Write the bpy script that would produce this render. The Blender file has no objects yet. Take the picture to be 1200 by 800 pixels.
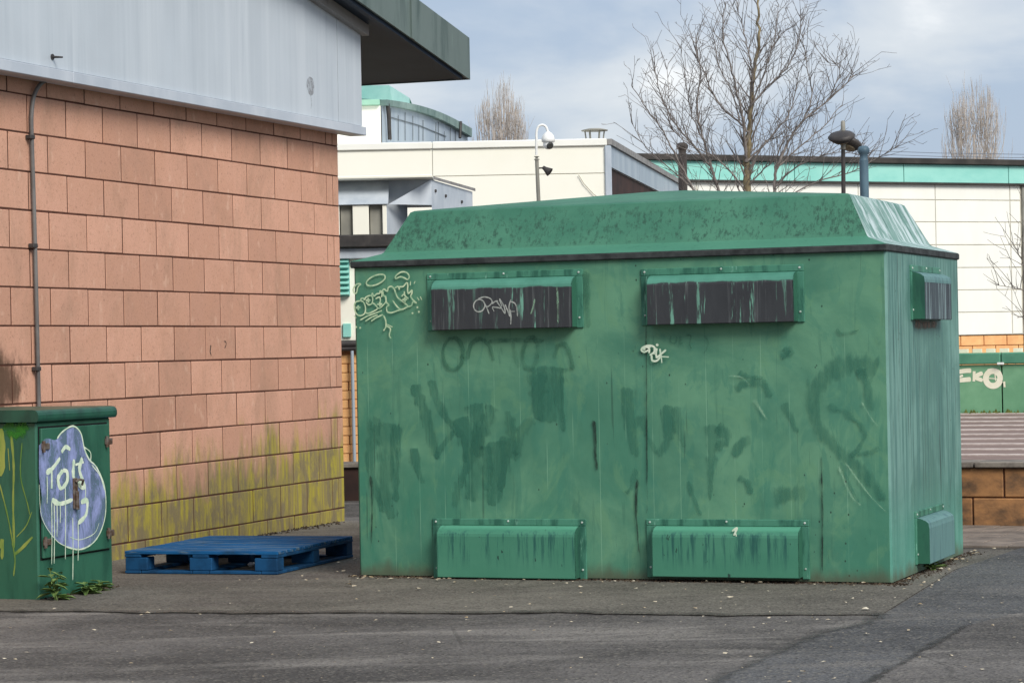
import bpy, bmesh, math, random
from mathutils import Vector, Matrix, noise as mnoise
R = math.radians
random.seed(7)
sc = bpy.context.scene
COL = sc.collection

# ------------------------------------------------------------------ camera
FPX, PIT, ROLL, EYE = 3022.51, 0.00242, 0.01981, 1.2681
cp, sp, cr, sr = math.cos(PIT), math.sin(PIT), math.cos(ROLL), math.sin(ROLL)
up0 = Vector((0, -sp, cp)); rt0 = Vector((1, 0, 0)); fw = Vector((0, cp, sp))
rt = rt0 * cr - up0 * sr; up = rt0 * sr + up0 * cr
cam = bpy.data.cameras.new('camera'); camo = bpy.data.objects.new('camera', cam); COL.objects.link(camo)
m = Matrix((rt, up, -fw)).transposed().to_4x4(); m.translation = Vector((0, 0, EYE)); camo.matrix_world = m
cam.sensor_width = 36; cam.lens = FPX / 1200 * 36; cam.clip_start = 0.1; cam.clip_end = 2000
sc.camera = camo

# ------------------------------------------------------------------ sky, sun, exposure
SUN = Vector((0.40, -0.66, 0.62)).normalized()
SUN_EL = math.asin(SUN.z); SUN_AZ = math.atan2(SUN.x, SUN.y)
sc.view_settings.view_transform = 'Standard'; sc.view_settings.look = 'None'
sc.view_settings.gamma = 1; sc.view_settings.use_curve_mapping = False
sc.view_settings.exposure = 1.05
sd = bpy.data.lights.new('sun', 'SUN'); sd.energy = 1.5; sd.angle = R(26); sd.color = (1, 0.955, 0.88)
so = bpy.data.objects.new('sun', sd); COL.objects.link(so)
so.rotation_euler = SUN.to_track_quat('Z', 'Y').to_euler(); so.location = (0, 0, 30)


class NT:
    """small wrapper that makes node graphs short to write"""
    def __init__(s, tree): s.t = tree; s.n = tree.nodes; s.l = tree.links
    def put(s, sock, v):
        if v is None: return
        if isinstance(v, bpy.types.NodeSocket): s.l.new(v, sock)
        elif isinstance(v, (tuple, list)) and sock.type == 'RGBA' and len(v) == 3: sock.default_value = (*v, 1)
        else: sock.default_value = v
    def node(s, typ, **kw):
        n = s.n.new(typ)
        for k, v in kw.items(): setattr(n, k, v)
        return n
    def math(s, op, a, b=None, c=None, clamp=False):
        n = s.node('ShaderNodeMath', operation=op, use_clamp=clamp)
        s.put(n.inputs[0], a); s.put(n.inputs[1], b); s.put(n.inputs[2], c); return n.outputs[0]
    def mul(s, a, b): return s.math('MULTIPLY', a, b)
    def add(s, a, b): return s.math('ADD', a, b)
    def step(s, v, lo, hi, a=0.0, b=1.0):
        n = s.node('ShaderNodeMapRange', interpolation_type='SMOOTHSTEP', clamp=True)
        s.put(n.inputs[0], v); s.put(n.inputs[1], lo); s.put(n.inputs[2], hi); s.put(n.inputs[3], a); s.put(n.inputs[4], b)
        return n.outputs[0]
    def mix(s, f, a, b, mode='MIX'):
        n = s.node('ShaderNodeMix', data_type='RGBA', blend_type=mode)
        s.put(n.inputs[0], f); s.put(n.inputs[6], a); s.put(n.inputs[7], b); return n.outputs[2]
    def vec(s, v, scale):
        n = s.node('ShaderNodeVectorMath', operation='MULTIPLY'); s.put(n.inputs[0], v); n.inputs[1].default_value = scale
        return n.outputs[0]
    def vadd(s, v, b):
        n = s.node('ShaderNodeVectorMath', operation='ADD'); s.put(n.inputs[0], v); s.put(n.inputs[1], b)
        return n.outputs[0]
    def noise(s, v, scale=1.0, detail=4.0, rough=0.55, dist=0.0):
        n = s.node('ShaderNodeTexNoise'); s.put(n.inputs['Vector'], v); n.inputs['Scale'].default_value = scale
        n.inputs['Detail'].default_value = detail; n.inputs['Roughness'].default_value = rough
        n.inputs['Distortion'].default_value = dist
        return n.outputs[0]
    def vor(s, v, scale=1.0):
        n = s.node('ShaderNodeTexVoronoi'); s.put(n.inputs['Vector'], v); n.inputs['Scale'].default_value = scale
        return n.outputs
    def xyz(s, v):
        n = s.node('ShaderNodeSeparateXYZ'); s.put(n.inputs[0], v); return n.outputs
    def obj(s): return s.node('ShaderNodeTexCoord').outputs['Object']
    def pos(s): return s.node('ShaderNodeNewGeometry').outputs['Position']
    def rnd(s): return s.node('ShaderNodeObjectInfo').outputs['Random']


world = bpy.data.worlds.new('World'); sc.world = world; world.use_nodes = True
w = NT(world.node_tree); w.n.clear()
gen = w.node('ShaderNodeTexCoord').outputs['Generated']
sky = w.node('ShaderNodeTexSky', sky_type='NISHITA', sun_disc=False)
sky.sun_elevation = SUN_EL; sky.sun_rotation = SUN_AZ; sky.air_density = 1.0; sky.dust_density = 1.5
b_sky = w.node('ShaderNodeBackground'); w.put(b_sky.inputs[0], sky.outputs[0]); b_sky.inputs[1].default_value = 0.07
stretched = w.vadd(w.vec(gen, (1, 1, 2.3)), (0.31, 0.2, 0.09))
n_big = w.noise(stretched, 7.5, 6, 0.52, 0.35)
n_mid = w.noise(w.vec(gen, (1, 1, 1.6)), 19.0, 5, 0.5, 0.2)
cl = w.add(w.mul(n_big, 0.75), w.mul(n_mid, 0.25))
cloud = w.mix(w.step(cl, 0.40, 0.62), (0.215, 0.262, 0.335), (0.35, 0.372, 0.40))
cloud = w.mix(w.step(cl, 0.60, 0.72), cloud, (0.50, 0.505, 0.51))
b_cl = w.node('ShaderNodeBackground'); w.put(b_cl.inputs[0], cloud); b_cl.inputs[1].default_value = 1.0
mixs = w.node('ShaderNodeMixShader'); mixs.inputs[0].default_value = 0.88
w.l.new(b_sky.outputs[0], mixs.inputs[1]); w.l.new(b_cl.outputs[0], mixs.inputs[2])
wo = w.node('ShaderNodeOutputWorld'); w.l.new(mixs.outputs[0], wo.inputs[0])


# ------------------------------------------------------------------ measuring: rays of the photograph's camera
def ray(px, py):
    x = (px - 600) / FPX; y = (400 - py) / FPX
    return fw + rt * x + up * y
def P(px, py, Y):
    d = ray(px, py); return Vector((0, 0, EYE)) + d * (Y / d.y)
def G(px, py, z=0.0):
    d = ray(px, py); return Vector((0, 0, EYE)) + d * ((z - EYE) / d.z)
def hit(px, py, o, n):
    d = ray(px, py); e = Vector((0, 0, EYE)); return e + d * ((o - e).dot(n) / d.dot(n))

# ------------------------------------------------------------------ materials
def lin(r, g, b, k=1.0):
    f = lambda c: (c / 255 / 12.92 if c / 255 <= 0.04045 else ((c / 255 + 0.055) / 1.055) ** 2.4) * k
    return (f(r), f(g), f(b))

def new_mat(name):
    mt = bpy.data.materials.new(name); mt.use_nodes = True
    t = NT(mt.node_tree); bs = mt.node_tree.nodes['Principled BSDF']
    return mt, t, bs

def finish(t, bs, colour, rough=0.7, bump=None, bstr=0.3, bdist=0.01, spec=0.35, metal=0.0):
    t.put(bs.inputs['Base Color'], colour); t.put(bs.inputs['Roughness'], rough)
    bs.inputs['Specular IOR Level'].default_value = spec; bs.inputs['Metallic'].default_value = metal
    if bump is not None:
        b = t.node('ShaderNodeBump'); b.inputs['Strength'].default_value = bstr; b.inputs['Distance'].default_value = bdist
        t.put(b.inputs['Height'], bump); t.l.new(b.outputs[0], bs.inputs['Normal'])

def plain(name, c1, c2=None, scale=(3, 3, 3), rough=0.7, bstr=0.15, spec=0.3, metal=0.0, detail=6, fine=40, per_obj=0.0):
    """paint, metal or stone with mottling, fine relief and a little tint per object"""
    mt, t, bs = new_mat(name); p = t.pos()
    c2 = c2 or tuple(c * 0.72 for c in c1)
    col = t.mix(t.step(t.noise(t.vec(p, scale), 1, detail, 0.6), 0.32, 0.68), c2, c1)
    if per_obj:
        k = t.add(t.mul(t.rnd(), per_obj), 1 - per_obj / 2)
        hs = t.node('ShaderNodeHueSaturation'); t.put(hs.inputs['Value'], k); t.put(hs.inputs['Color'], col); col = hs.outputs[0]
    finish(t, bs, col, rough, t.noise(p, fine, 4), bstr, 0.004, spec, metal)
    return mt

GREEN1 = lin(106, 160, 120); GREEN2 = lin(84, 142, 112); GREEN_DK = lin(66, 128, 104); TEAL = lin(92, 165, 140)

def container_paint(name, side):
    mt, t, bs = new_mat(name); p = t.obj(); X, Yc, Z = t.xyz(p)
    n1 = t.noise(t.vec(p, (1.3, 1.3, 1.6)), 1.2, 6, 0.6, 0.6)
    hor = Yc if side else X
    if not side:
        col = t.mix(t.step(n1, 0.36, 0.64), lin(73, 127, 104), lin(99, 149, 119))
        # bluish re-painted zone in the lower half and to the left
        reg = t.add(t.step(Z, 1.25, 0.1), t.step(X, 0.75, 0.0))
        reg = t.mul(reg, t.step(t.noise(t.vec(p, (2.2, 2, 1.1)), 1.3, 5, 0.6, 0.8), 0.40, 0.66))
        col = t.mix(t.math('MINIMUM', t.mul(reg, 0.85), 1), col, lin(64, 126, 103))
        # patches brushed over old tags: ragged, hanging downwards
        br = t.noise(t.vec(p, (7, 7, 1.9)), 1, 4, 0.6, 0.9)
        zone = t.mul(t.step(Z, 0.2, 0.45), t.step(Z, 1.3, 1.0))
        col = t.mix(t.mul(t.mul(t.step(br, 0.53, 0.60), zone), 0.5), col, lin(64, 124, 104))
        b2 = t.noise(t.vadd(t.vec(p, (4.2, 4, 2.4)), (4, 2, 7)), 1, 6, 0.68, 1.6)
        col = t.mix(t.mul(t.step(b2, 0.54, 0.60), 0.34), col, lin(66, 126, 106))
        b3 = t.noise(t.vadd(t.vec(p, (3.1, 3, 2.2)), (9, 5, 1)), 1, 6, 0.66, 1.8)
        col = t.mix(t.mul(t.step(b3, 0.54, 0.64), 0.30), col, lin(108, 154, 114))
        wisp = t.noise(t.vadd(t.vec(p, (14, 14, 1.3)), (2, 2, 2)), 1, 4, 0.65, 0.8)
        col = t.mix(t.mul(t.step(wisp, 0.60, 0.66), 0.35), col, lin(58, 108, 90))
    else:
        col = t.mix(t.step(n1, 0.35, 0.65), lin(84, 126, 116), lin(114, 154, 144))
        st = t.noise(t.vec(p, (10, 26, 1.1)), 1, 5, 0.65)
        col = t.mix(t.mul(t.step(st, 0.46, 0.60), 0.8), col, lin(70, 114, 108))
        st2 = t.noise(t.vec(p, (10, 30, 1.2)), 1.2, 4, 0.7)
        col = t.mix(t.mul(t.step(st2, 0.58, 0.65), 0.8), col, lin(50, 76, 74))
        col = t.mix(t.mul(t.step(Z, 0.6, 0.1), 0.55), col, lin(90, 160, 138))
    # thin pale vertical run marks at the sheet stiffeners
    cell = t.math('FRACT', t.math('DIVIDE', hor, 0.1517))
    ln = t.math('LESS_THAN', t.math('ABSOLUTE', t.math('SUBTRACT', cell, 0.5)), 0.013)
    lnm = t.mul(t.mul(ln, t.step(t.noise(t.vec(p, (6, 6, 2.0)), 1.0, 3), 0.42, 0.60)), t.step(Z, 1.36, 1.25))
    col = t.mix(t.mul(lnm, 0.34), col, lin(150, 196, 165))
    # dark dribbles
    dr = t.noise(t.vec(p, (30, 30, 0.8)), 1, 3, 0.6)
    col = t.mix(t.mul(t.step(dr, 0.665, 0.70), 0.45), col, lin(38, 70, 58))
    # scratches and chips
    chip = t.vor(t.vec(p, (20, 20, 14)), 1.0)[0]
    col = t.mix(t.mul(t.step(chip, 0.11, 0.06), t.step(t.noise(p, 3.1, 2), 0.53, 0.60)), col, lin(40, 66, 54))
    # road dirt splashed on the foot
    dirt = t.math('SUBTRACT', Z, t.mul(t.noise(t.vec(p, (9, 9, 3)), 1, 4), 0.14))
    col = t.mix(t.mul(t.step(dirt, 0.03, -0.06), 0.8), col, lin(86, 88, 70))
    h = t.noise(t.vec(p, (2.2, 2.2, 1.5)), 1.4, 3)
    hh = t.add(t.mul(h, 1.0), t.mul(t.noise(p, 60, 3), 0.03))
    finish(t, bs, col, t.step(n1, 0.3, 0.7, 0.5, 0.72), hh, 0.34, 0.04, 0.35)
    return mt

def streaked(name, base, streak, sx, sz, lo, hi, rough=0.6, extra=None, ex_lo=0.6, ex_hi=0.7, spec=0.3, metal=0.0, horiz='xy', bstr=0.12):
    """paint with vertical weather streaks, in the object's own coordinates"""
    mt, t, bs = new_mat(name); p = t.obj()
    s = t.noise(t.vec(p, (sx, sx, sz)), 1, 5, 0.62, 0.15)
    b2 = t.mix(t.noise(t.vec(p, (1.5, 1.5, 1.5)), 1, 5), tuple(c * 0.85 for c in base), tuple(min(1, c * 1.12) for c in base))
    col = t.mix(t.step(s, lo, hi), b2, streak)
    if extra:
        e = t.noise(t.vadd(t.vec(p, (sx * 1.7, sx * 1.7, sz * 1.4)), (3, 1, 5)), 1, 4, 0.7)
        col = t.mix(t.step(e, ex_lo, ex_hi), col, extra)
    finish(t, bs, col, rough, t.noise(p, 45, 4), bstr, 0.004, spec, metal)
    return mt

def hood_black(name):
    mt, t, bs = new_mat(name); p = t.obj(); X, Yc, Z = t.xyz(p)
    base = t.mix(t.noise(t.vec(p, (9, 9, 3)), 1, 5), lin(44, 46, 50), lin(68, 71, 74))
    s = t.noise(t.vec(p, (22, 22, 1.6)), 1, 5, 0.7, 0.1)
    s2 = t.noise(t.vec(p, (30, 30, 9)), 1, 3, 0.6)
    gs = t.noise(t.vadd(t.vec(p, (34, 34, 1.2)), (5, 5, 5)), 1, 4, 0.7)
    base = t.mix(t.mul(t.step(gs, 0.55, 0.68), 0.32), base, lin(126, 132, 132))
    col = t.mix(t.mul(t.step(s, 0.555, 0.62), t.mul(t.step(s2, 0.36, 0.52), t.step(t.noise(t.vec(p, (3, 3, 1)), 1, 3), 0.35, 0.6, 0.25, 1))), base, lin(116, 170, 150))
    edge = t.add(Z, t.mul(t.math('SUBTRACT', t.noise(t.vec(p, (9, 9, 2)), 1, 4), 0.5), 0.035))
    topc = t.mix(t.noise(t.vec(p, (8, 8, 8)), 1, 4), lin(58, 112, 96), lin(94, 156, 136))
    col = t.mix(t.step(edge, 1.592, 1.602), col, topc)
    finish(t, bs, col, 0.6, t.noise(t.vec(p, (14, 14, 4)), 1, 5), 0.35, 0.01, 0.3)
    return mt

def hood_green(name):
    mt, t, bs = new_mat(name); p = t.obj(); X, Yc, Z = t.xyz(p)
    base = t.mix(t.noise(t.vec(p, (3, 3, 5)), 1, 5), lin(58, 122, 99), lin(82, 143, 117))
    s = t.noise(t.vec(p, (34, 34, 2.2)), 1, 5, 0.7)
    col = t.mix(t.mul(t.step(s, 0.47, 0.64), t.mul(t.step(Z, 0.285, 0.25), t.step(Z, 0.03, 0.2))), base, lin(40, 92, 84))
    b = t.noise(t.vec(p, (22, 22, 12)), 1, 3, 0.6)
    col = t.mix(t.step(b, 0.665, 0.70), col, lin(40, 70, 62))
    col = t.mix(t.mul(t.step(Z, 0.272, 0.288), 0.75), col, lin(90, 158, 132))
    finish(t, bs, col, 0.55, t.noise(t.vec(p, (5, 5, 5)), 1, 5), 0.2, 0.01, 0.35)
    return mt

def roof_paint(name, sky_pale):
    mt, t, bs = new_mat(name); p = t.obj(); X, Yc, Z = t.xyz(p)
    n = t.noise(t.vec(p, (2, 2, 3)), 1, 6, 0.62)
    if sky_pale:  # end slope: pale sky reflection put into the colour, with streaks
        s = t.noise(t.vec(p, (6, 14, 2.2)), 1, 6, 0.7, 0.5)
        col = t.mix(t.step(n, 0.3, 0.7), lin(92, 132, 122), lin(126, 158, 150))
        col = t.mix(t.step(s, 0.45, 0.60), col, lin(188, 204, 204))
        col = t.mix(t.step(t.noise(t.vec(p, (9, 24, 4)), 1, 4), 0.58, 0.7), col, lin(66, 104, 96))
    else:
        col = t.mix(t.step(n, 0.3, 0.7), lin(58, 113, 92), lin(76, 130, 106))
        g = t.noise(t.vec(p, (24, 24, 9)), 1, 7, 0.75, 0.3)
        ends = t.add(t.step(X, 0.9, 0.1), t.mul(t.step(X, 2.2, 2.95), 0.8))
        g2 = t.math('SUBTRACT', g, t.mul(t.math('SUBTRACT', 1, ends), 0.07))
        g2 = t.add(t.mul(g2, 0.55), t.mul(t.noise(t.vec(p, (60, 60, 16)), 1, 5, 0.75), 0.47))
        col = t.mix(t.mul(t.step(g2, 0.455, 0.60), t.mul(t.step(Z, 1.815, 1.84), t.step(Z, 2.06, 1.97))), col, lin(46, 82, 68))
        s = t.noise(t.vec(p, (30, 30, 2.4)), 1, 4, 0.6)
        col = t.mix(t.mul(t.step(s, 0.58, 0.68), 0.6), col, lin(46, 84, 70))
        col = t.mix(t.mul(t.step(Z, 1.822, 1.812), 0.45), col, lin(74, 136, 113))
    finish(t, bs, col, 0.62, t.noise(p, 30, 5), 0.2, 0.006, 0.3)
    return mt

def block_mat(name):
    mt, t, bs = new_mat(name); p = t.pos(); X, Yc, Z = t.xyz(p)
    r = t.rnd()
    c = t.mix(r, lin(194, 148, 126), lin(220, 170, 146))
    n = t.noise(p, 4.5, 6, 0.65)
    c = t.mix(t.mul(t.step(n, 0.35, 0.75), 0.45), c, lin(198, 150, 124))
    fine = t.noise(p, 130, 3, 0.7)
    c = t.mix(t.mul(t.step(fine, 0.50, 0.70), 0.5), c, lin(168, 122, 100))
    grime = t.noise(t.vec(p, (2.6, 2.6, 1.5)), 1, 6, 0.7, 0.5)
    c = t.mix(t.mul(t.step(grime, 0.46, 0.72), 0.42), c, lin(156, 126, 106))
    speck = t.noise(p, 46, 4, 0.75)
    c = t.mix(t.mul(t.step(speck, 0.55, 0.70), 0.5), c, lin(138, 102, 84))
    light = t.noise(t.vec(p, (16, 16, 9)), 1, 3)
    c = t.mix(t.mul(t.step(light, 0.60, 0.74), 0.4), c, lin(224, 186, 162))
    # algae climbing from the damp foot, higher towards the far corner
    far = t.step(Yc, 14.6, 18.8, 0.36, 0.66)
    up_ = t.math('SUBTRACT', far, Z)
    a = t.noise(t.vec(p, (6, 6, 1.7)), 1, 5, 0.65, 0.3)
    run = t.noise(t.vec(p, (26, 26, 1.5)), 1, 4, 0.6)
    m1 = t.add(t.add(up_, t.mul(t.math('SUBTRACT', a, 0.5), 0.75)), t.add(t.mul(t.math('SUBTRACT', run, 0.5), 0.22), t.mul(t.math('SUBTRACT', r, 0.5), 0.20)))
    alg = t.mix(t.step(run, 0.35, 0.65), lin(136, 128, 78), lin(168, 160, 48))
    alg = t.mix(t.mul(t.step(t.noise(t.vec(p, (7, 7, 3.5)), 1, 6, 0.72, 0.4), 0.42, 0.6), 0.85), alg, lin(112, 108, 84))
    alg = t.mix(t.mul(t.step(t.noise(t.vec(p, (32, 32, 2)), 1, 4, 0.7), 0.56, 0.66), 0.5), alg, lin(74, 72, 52))
    c = t.mix(t.mul(t.step(m1, -0.12, 0.22), 0.88), c, alg)
    # sooty stain beside the cable pipe
    d = t.math('SUBTRACT', Yc, 14.72); e = t.math('SUBTRACT', Z, 1.13)
    rr = t.math('SQRT', t.add(t.mul(t.mul(d, d), 2.6), t.mul(t.mul(e, e), 5.5)))
    st = t.add(rr, t.mul(t.math('SUBTRACT', t.noise(t.vec(p, (8, 8, 4)), 1, 5, .7), 0.5), 0.9))
    c = t.mix(t.step(st, 0.52, 0.18, 0, 0.85), c, lin(66, 52, 40))
    h = t.add(t.mul(fine, 0.5), t.noise(p, 30, 5, 0.6))
    finish(t, bs, c, 0.92, h, 0.45, 0.004, 0.15)
    return mt

def asphalt(name, c1, c2, c3, speck=0.5, sc_big=0.55, crack=False):
    mt, t, bs = new_mat(name); p = t.pos()
    big = t.noise(t.vec(p, (0.7, 1.5, 1)), sc_big, 6, 0.6, 0.5)
    mid = t.noise(p, 3.2, 6, 0.65, 0.4)
    c = t.mix(t.step(t.add(t.mul(big, 0.65), t.mul(mid, 0.35)), 0.38, 0.62), c1, c2)
    c = t.mix(t.mul(t.step(t.noise(t.vec(p, (0.5, 2.4, 1)), 0.9, 5, 0.6, 0.6), 0.52, 0.7), 0.8), c, c3)
    v = t.vor(p, 75); chips = t.step(t.node('ShaderNodeSeparateColor').outputs[0], 0, 1)
    sep = t.node('ShaderNodeSeparateColor'); t.put(sep.inputs[0], v[1])
    c = t.mix(t.mul(t.step(sep.outputs[0], 0.80, 1.0), speck), c, lin(150, 144, 132, .8))
    c = t.mix(t.mul(t.step(sep.outputs[1], 0.72, 1.0), speck), c, lin(30, 28, 27))
    c = t.mix(t.mul(t.step(t.noise(p, 11, 4, .7), 0.62, 0.74), 0.5), c, tuple(x * 1.5 for x in c2))
    ve = t.node('ShaderNodeTexVoronoi', feature='DISTANCE_TO_EDGE'); t.put(ve.inputs['Vector'], t.vadd(p, t.vec(t.node('ShaderNodeTexNoise').outputs[1], (.35, .35, 0)))); ve.inputs['Scale'].default_value = 0.9
    crk = t.mul(t.step(ve.outputs['Distance'], 0.011, 0.004), t.step(t.noise(p, 0.55, 3), 0.50, 0.58))
    c = t.mix(t.mul(crk, 0.3), c, lin(46, 44, 43))
    coarse = t.vor(p, 34)[0]
    c = t.mix(t.mul(t.step(coarse, 0.28, 0.12), 0.24), c, lin(170, 164, 154, .8))
    h = t.add(v[0], t.add(t.mul(t.noise(p, 14, 4), 0.8), t.mul(coarse, 0.6)))
    finish(t, bs, c, 0.88, h, 0.7, 0.008, 0.25)
    return mt

def faded(name, c, lo, hi, strength, sx=9, sz=3):
    """thin, worn brush-over paint that lets the coat below show through"""
    mt, t, bs = new_mat(name); p = t.obj()
    n = t.noise(t.vec(p, (sx, sx, sz)), 1, 5, 0.7, 0.4); e = t.node('ShaderNodeAttribute', attribute_name='edge').outputs['Fac']
    finish(t, bs, c, 0.6)
    n2 = t.noise(t.vec(p, (sx * 2.6, sx * 2.6, sz * 1.6)), 1, 5, 0.7)
    rag = t.add(t.math('SUBTRACT', 1.0, e), t.mul(t.math('SUBTRACT', n2, 0.5), 2.2))
    t.put(bs.inputs['Alpha'], t.mul(t.step(rag, 0.05, 0.55), t.step(n, lo, hi, strength * 0.3, strength)))
    return mt
M = {}
M['front'] = container_paint('container_front_paint', False)
M['side'] = container_paint('container_side_paint', True)
M['roof'] = roof_paint('container_roof_paint', False)
M['sky_slope'] = roof_paint('container_roof_sky_pale_paint', True)
M['trim'] = plain('black_edge_trim', lin(66, 70, 70), lin(42, 45, 46), (14, 14, 14), 0.8, 0.5)
M['frame'] = streaked('hatch_frame_paint', lin(74, 132, 110), lin(48, 98, 82), 14, 3, 0.45, 0.62, 0.5, lin(120, 172, 150), 0.60, 0.70)
M['hood_black'] = hood_black('hatch_black_paint')
M['hood_green'] = hood_green('hatch_green_paint')
M['hood_side'] = streaked('side_hatch_green', lin(52, 104, 84), lin(40, 82, 70), 10, 3, 0.45, 0.7)
M['dark_flap'] = streaked('side_hatch_dark', lin(66, 76, 82), lin(134, 156, 158), 34, 1.2, 0.52, 0.62, 0.6, lin(44, 48, 56), 0.54, 0.62)
M['grey_flap'] = streaked('side_hatch_grey', lin(100, 138, 136), lin(78, 112, 116), 26, 2.2, 0.48, 0.66, 0.6)
M['gap_shade'] = plain('gap_shade_black', (0.01, 0.011, 0.012), (0.008, 0.008, 0.008))
M['bolt'] = plain('zinc_bolt', lin(205, 215, 208), lin(150, 165, 155), rough=0.45)
M['white_spray'] = plain('white_spray_paint', lin(226, 236, 214), lin(186, 210, 184), (25, 25, 25), 0.75)
M['cream_spray'] = plain('cream_spray_paint', lin(252, 248, 226), lin(240, 236, 208), (9, 9, 9), 0.7)
M['cream_pen'] = plain('pale_marker_line', lin(206, 222, 184), lin(150, 186, 150), (30, 30, 30), 0.75)
M['grey_pen'] = plain('grey_marker_line', lin(178, 182, 176), lin(130, 136, 132), (40, 40, 40), 0.7)
M['block'] = block_mat('terracotta_block')
M['mortar'] = plain('dark_mortar', lin(96, 60, 48), lin(74, 48, 38), (9, 9, 9), 0.95)
M['clad'] = streaked('grey_cladding_paint', lin(192, 200, 207), lin(202, 209, 215), 5.5, 0.22, 0.42, 0.70, 0.42, lin(180, 189, 197), 0.52, 0.76, 0.4, 0.1)
M['flash'] = streaked('grey_flashing', lin(180, 188, 198), lin(196, 202, 210), 2, 1, 0.4, 0.7, 0.4)
M['cornice'] = streaked('weathered_cornice', lin(150, 148, 146), lin(112, 108, 104), 8, 4, 0.45, 0.7)
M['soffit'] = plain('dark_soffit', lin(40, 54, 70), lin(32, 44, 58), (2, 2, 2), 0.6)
M['copper'] = streaked('green_grey_fascia', lin(100, 114, 110), lin(74, 90, 86), 5, 0.8, 0.45, 0.66, 0.5, lin(122, 144, 132), 0.6, 0.75)
M['pipe'] = plain('grey_conduit', lin(120, 118, 116), lin(90, 88, 88), rough=0.5)
M['cabinet'] = streaked('cabinet_green_paint', lin(50, 102, 82), lin(38, 84, 68), 7, 2, 0.45, 0.66, 0.42, lin(66, 118, 94), 0.64, 0.74, 0.45)
M['cab_lid'] = streaked('cabinet_lid_paint', lin(38, 88, 72), lin(28, 66, 56), 8, 4, 0.45, 0.66, 0.38, None, spec=0.5)
M['hinge'] = plain('rusty_steel', lin(112, 104, 98), lin(82, 60, 46), (40, 40, 40), 0.6, metal=0.2)
M['violet'] = plain('violet_spray_paint', lin(142, 148, 206), lin(116, 124, 190), (9, 9, 5), 0.65)
M['yellow_spray'] = plain('yellow_green_spray', lin(160, 168, 84), lin(92, 130, 62), (9, 9, 3), 0.6)
M['lime_spray'] = plain('bright_green_spray', lin(62, 136, 40), lin(40, 106, 44), (9, 9, 9), 0.6)
def worn_wood(name, blue, blue2, grey):
    mt, t, bs = new_mat(name); p = t.obj()
    c = t.mix(t.step(t.noise(t.vec(p, (2.5, 22, 22)), 1, 5, .65), .36, .66), blue2, blue)
    c = t.mix(t.mul(t.step(t.noise(t.vec(p, (3.5, 34, 34)), 1, 5, .7, .3), .50, .62), .75), c, grey)
    c = t.mix(t.mul(t.step(t.noise(p, 5, 5, .7), .55, .68), .5), c, lin(40, 56, 64))
    finish(t, bs, c, 0.88, t.noise(t.vec(p, (4, 60, 60)), 1, 4), 0.4, 0.004, 0.1)
    return mt
M['blue_wood'] = worn_wood('worn_blue_boards', lin(30, 94, 146), lin(22, 74, 118), lin(104, 122, 132))
M['blue_wood_old'] = streaked('blue_painted_wood', lin(26, 92, 146), lin(18, 72, 118), 6, 12, 0.42, 0.66, 0.85, lin(104, 116, 122), 0.54, 0.74, 0.12)
M['blue_wood_dk'] = streaked('blue_painted_blocks', lin(24, 76, 118), lin(18, 58, 92), 9, 7, 0.42, 0.66, 0.78, lin(70, 86, 92), 0.68, 0.78, 0.2)
M['paper'] = plain('white_paper', lin(232, 232, 232), lin(190, 190, 190), (30, 30, 30), 0.8)
M['asphalt_old'] = asphalt('old_asphalt', lin(82, 79, 77, .85), lin(116, 112, 109, .85), lin(150, 145, 139, .85))
M['asphalt_apron'] = asphalt('apron_asphalt', lin(98, 94, 87, .87), lin(127, 122, 113, .87), lin(96, 90, 86, .87), 0.5)
M['asphalt_new'] = asphalt('newer_asphalt', lin(84, 84, 85, .83), lin(106, 106, 107, .83), lin(124, 121, 118, .83), 0.55)
M['joint'] = plain('dirty_joint', lin(78, 72, 66), lin(56, 52, 47), (12, 12, 12), 0.95, 0.6)
M['dirt'] = plain('soil_crumbs', lin(82, 70, 56), lin(52, 44, 36), (16, 16, 16), 0.95, 0.8)
M['leaf_litter'] = plain('dry_leaf', lin(214, 206, 186), lin(160, 138, 104), (30, 30, 30), 0.9, per_obj=0.2)
M['paver'] = plain('grey_brown_paver', lin(150, 136, 124, .85), lin(116, 106, 98, .85), (7, 7, 7), 0.9, 0.4, per_obj=0.25)
M['weed'] = plain('nettle_leaf', lin(122, 146, 84, .9), lin(84, 112, 58, .85), (30, 30, 30), 0.6)
M['sandstone'] = plain('orange_sandstone', lin(186, 136, 90, .95), lin(100, 80, 64, .9), (4, 4, 7), 0.92, 0.6, per_obj=0.3)
M['coping'] = plain('grey_coping', lin(150, 142, 132, .9), lin(104, 98, 92, .9), (8, 8, 8), 0.9, 0.5)
M['deck'] = plain('red_brown_board', lin(148, 128, 120, .9), lin(126, 106, 98, .9), (5, 22, 22), 0.85, 0.3, per_obj=0.16)
M['deck_strip'] = plain('pale_grit_strip', lin(214, 200, 192, .9), lin(184, 168, 160, .9), (12, 12, 12), 0.9)
M['wall_green'] = plain('pale_green_painted_board', lin(136, 188, 148, .9), lin(114, 168, 130, .9), (3, 3, 3), 0.6)
M['wall_green_cap'] = plain('green_cap', lin(104, 168, 138, .85), lin(84, 144, 118, .85), (3, 3, 3), 0.55)
M['moss'] = plain('moss', lin(130, 140, 70, .9), lin(96, 104, 56, .8), (20, 20, 20), 0.95)
M['white_clad'] = plain('cream_cladding', lin(248, 247, 238), lin(242, 241, 231), (2, 2, 0.6), 0.5, 0.05, per_obj=0.04)
M['white_clad_shade'] = plain('shaded_white_cladding', lin(196, 196, 196), lin(176, 178, 184), (2, 2, 0.6), 0.5, 0.05)  # grey copy of the cream cladding, shade put into its colour
M['cream_wall'] = plain('cream_render', lin(253, 250, 236), lin(249, 246, 230), (0.8, 0.8, 0.8), 0.7, 0.08)
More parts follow.
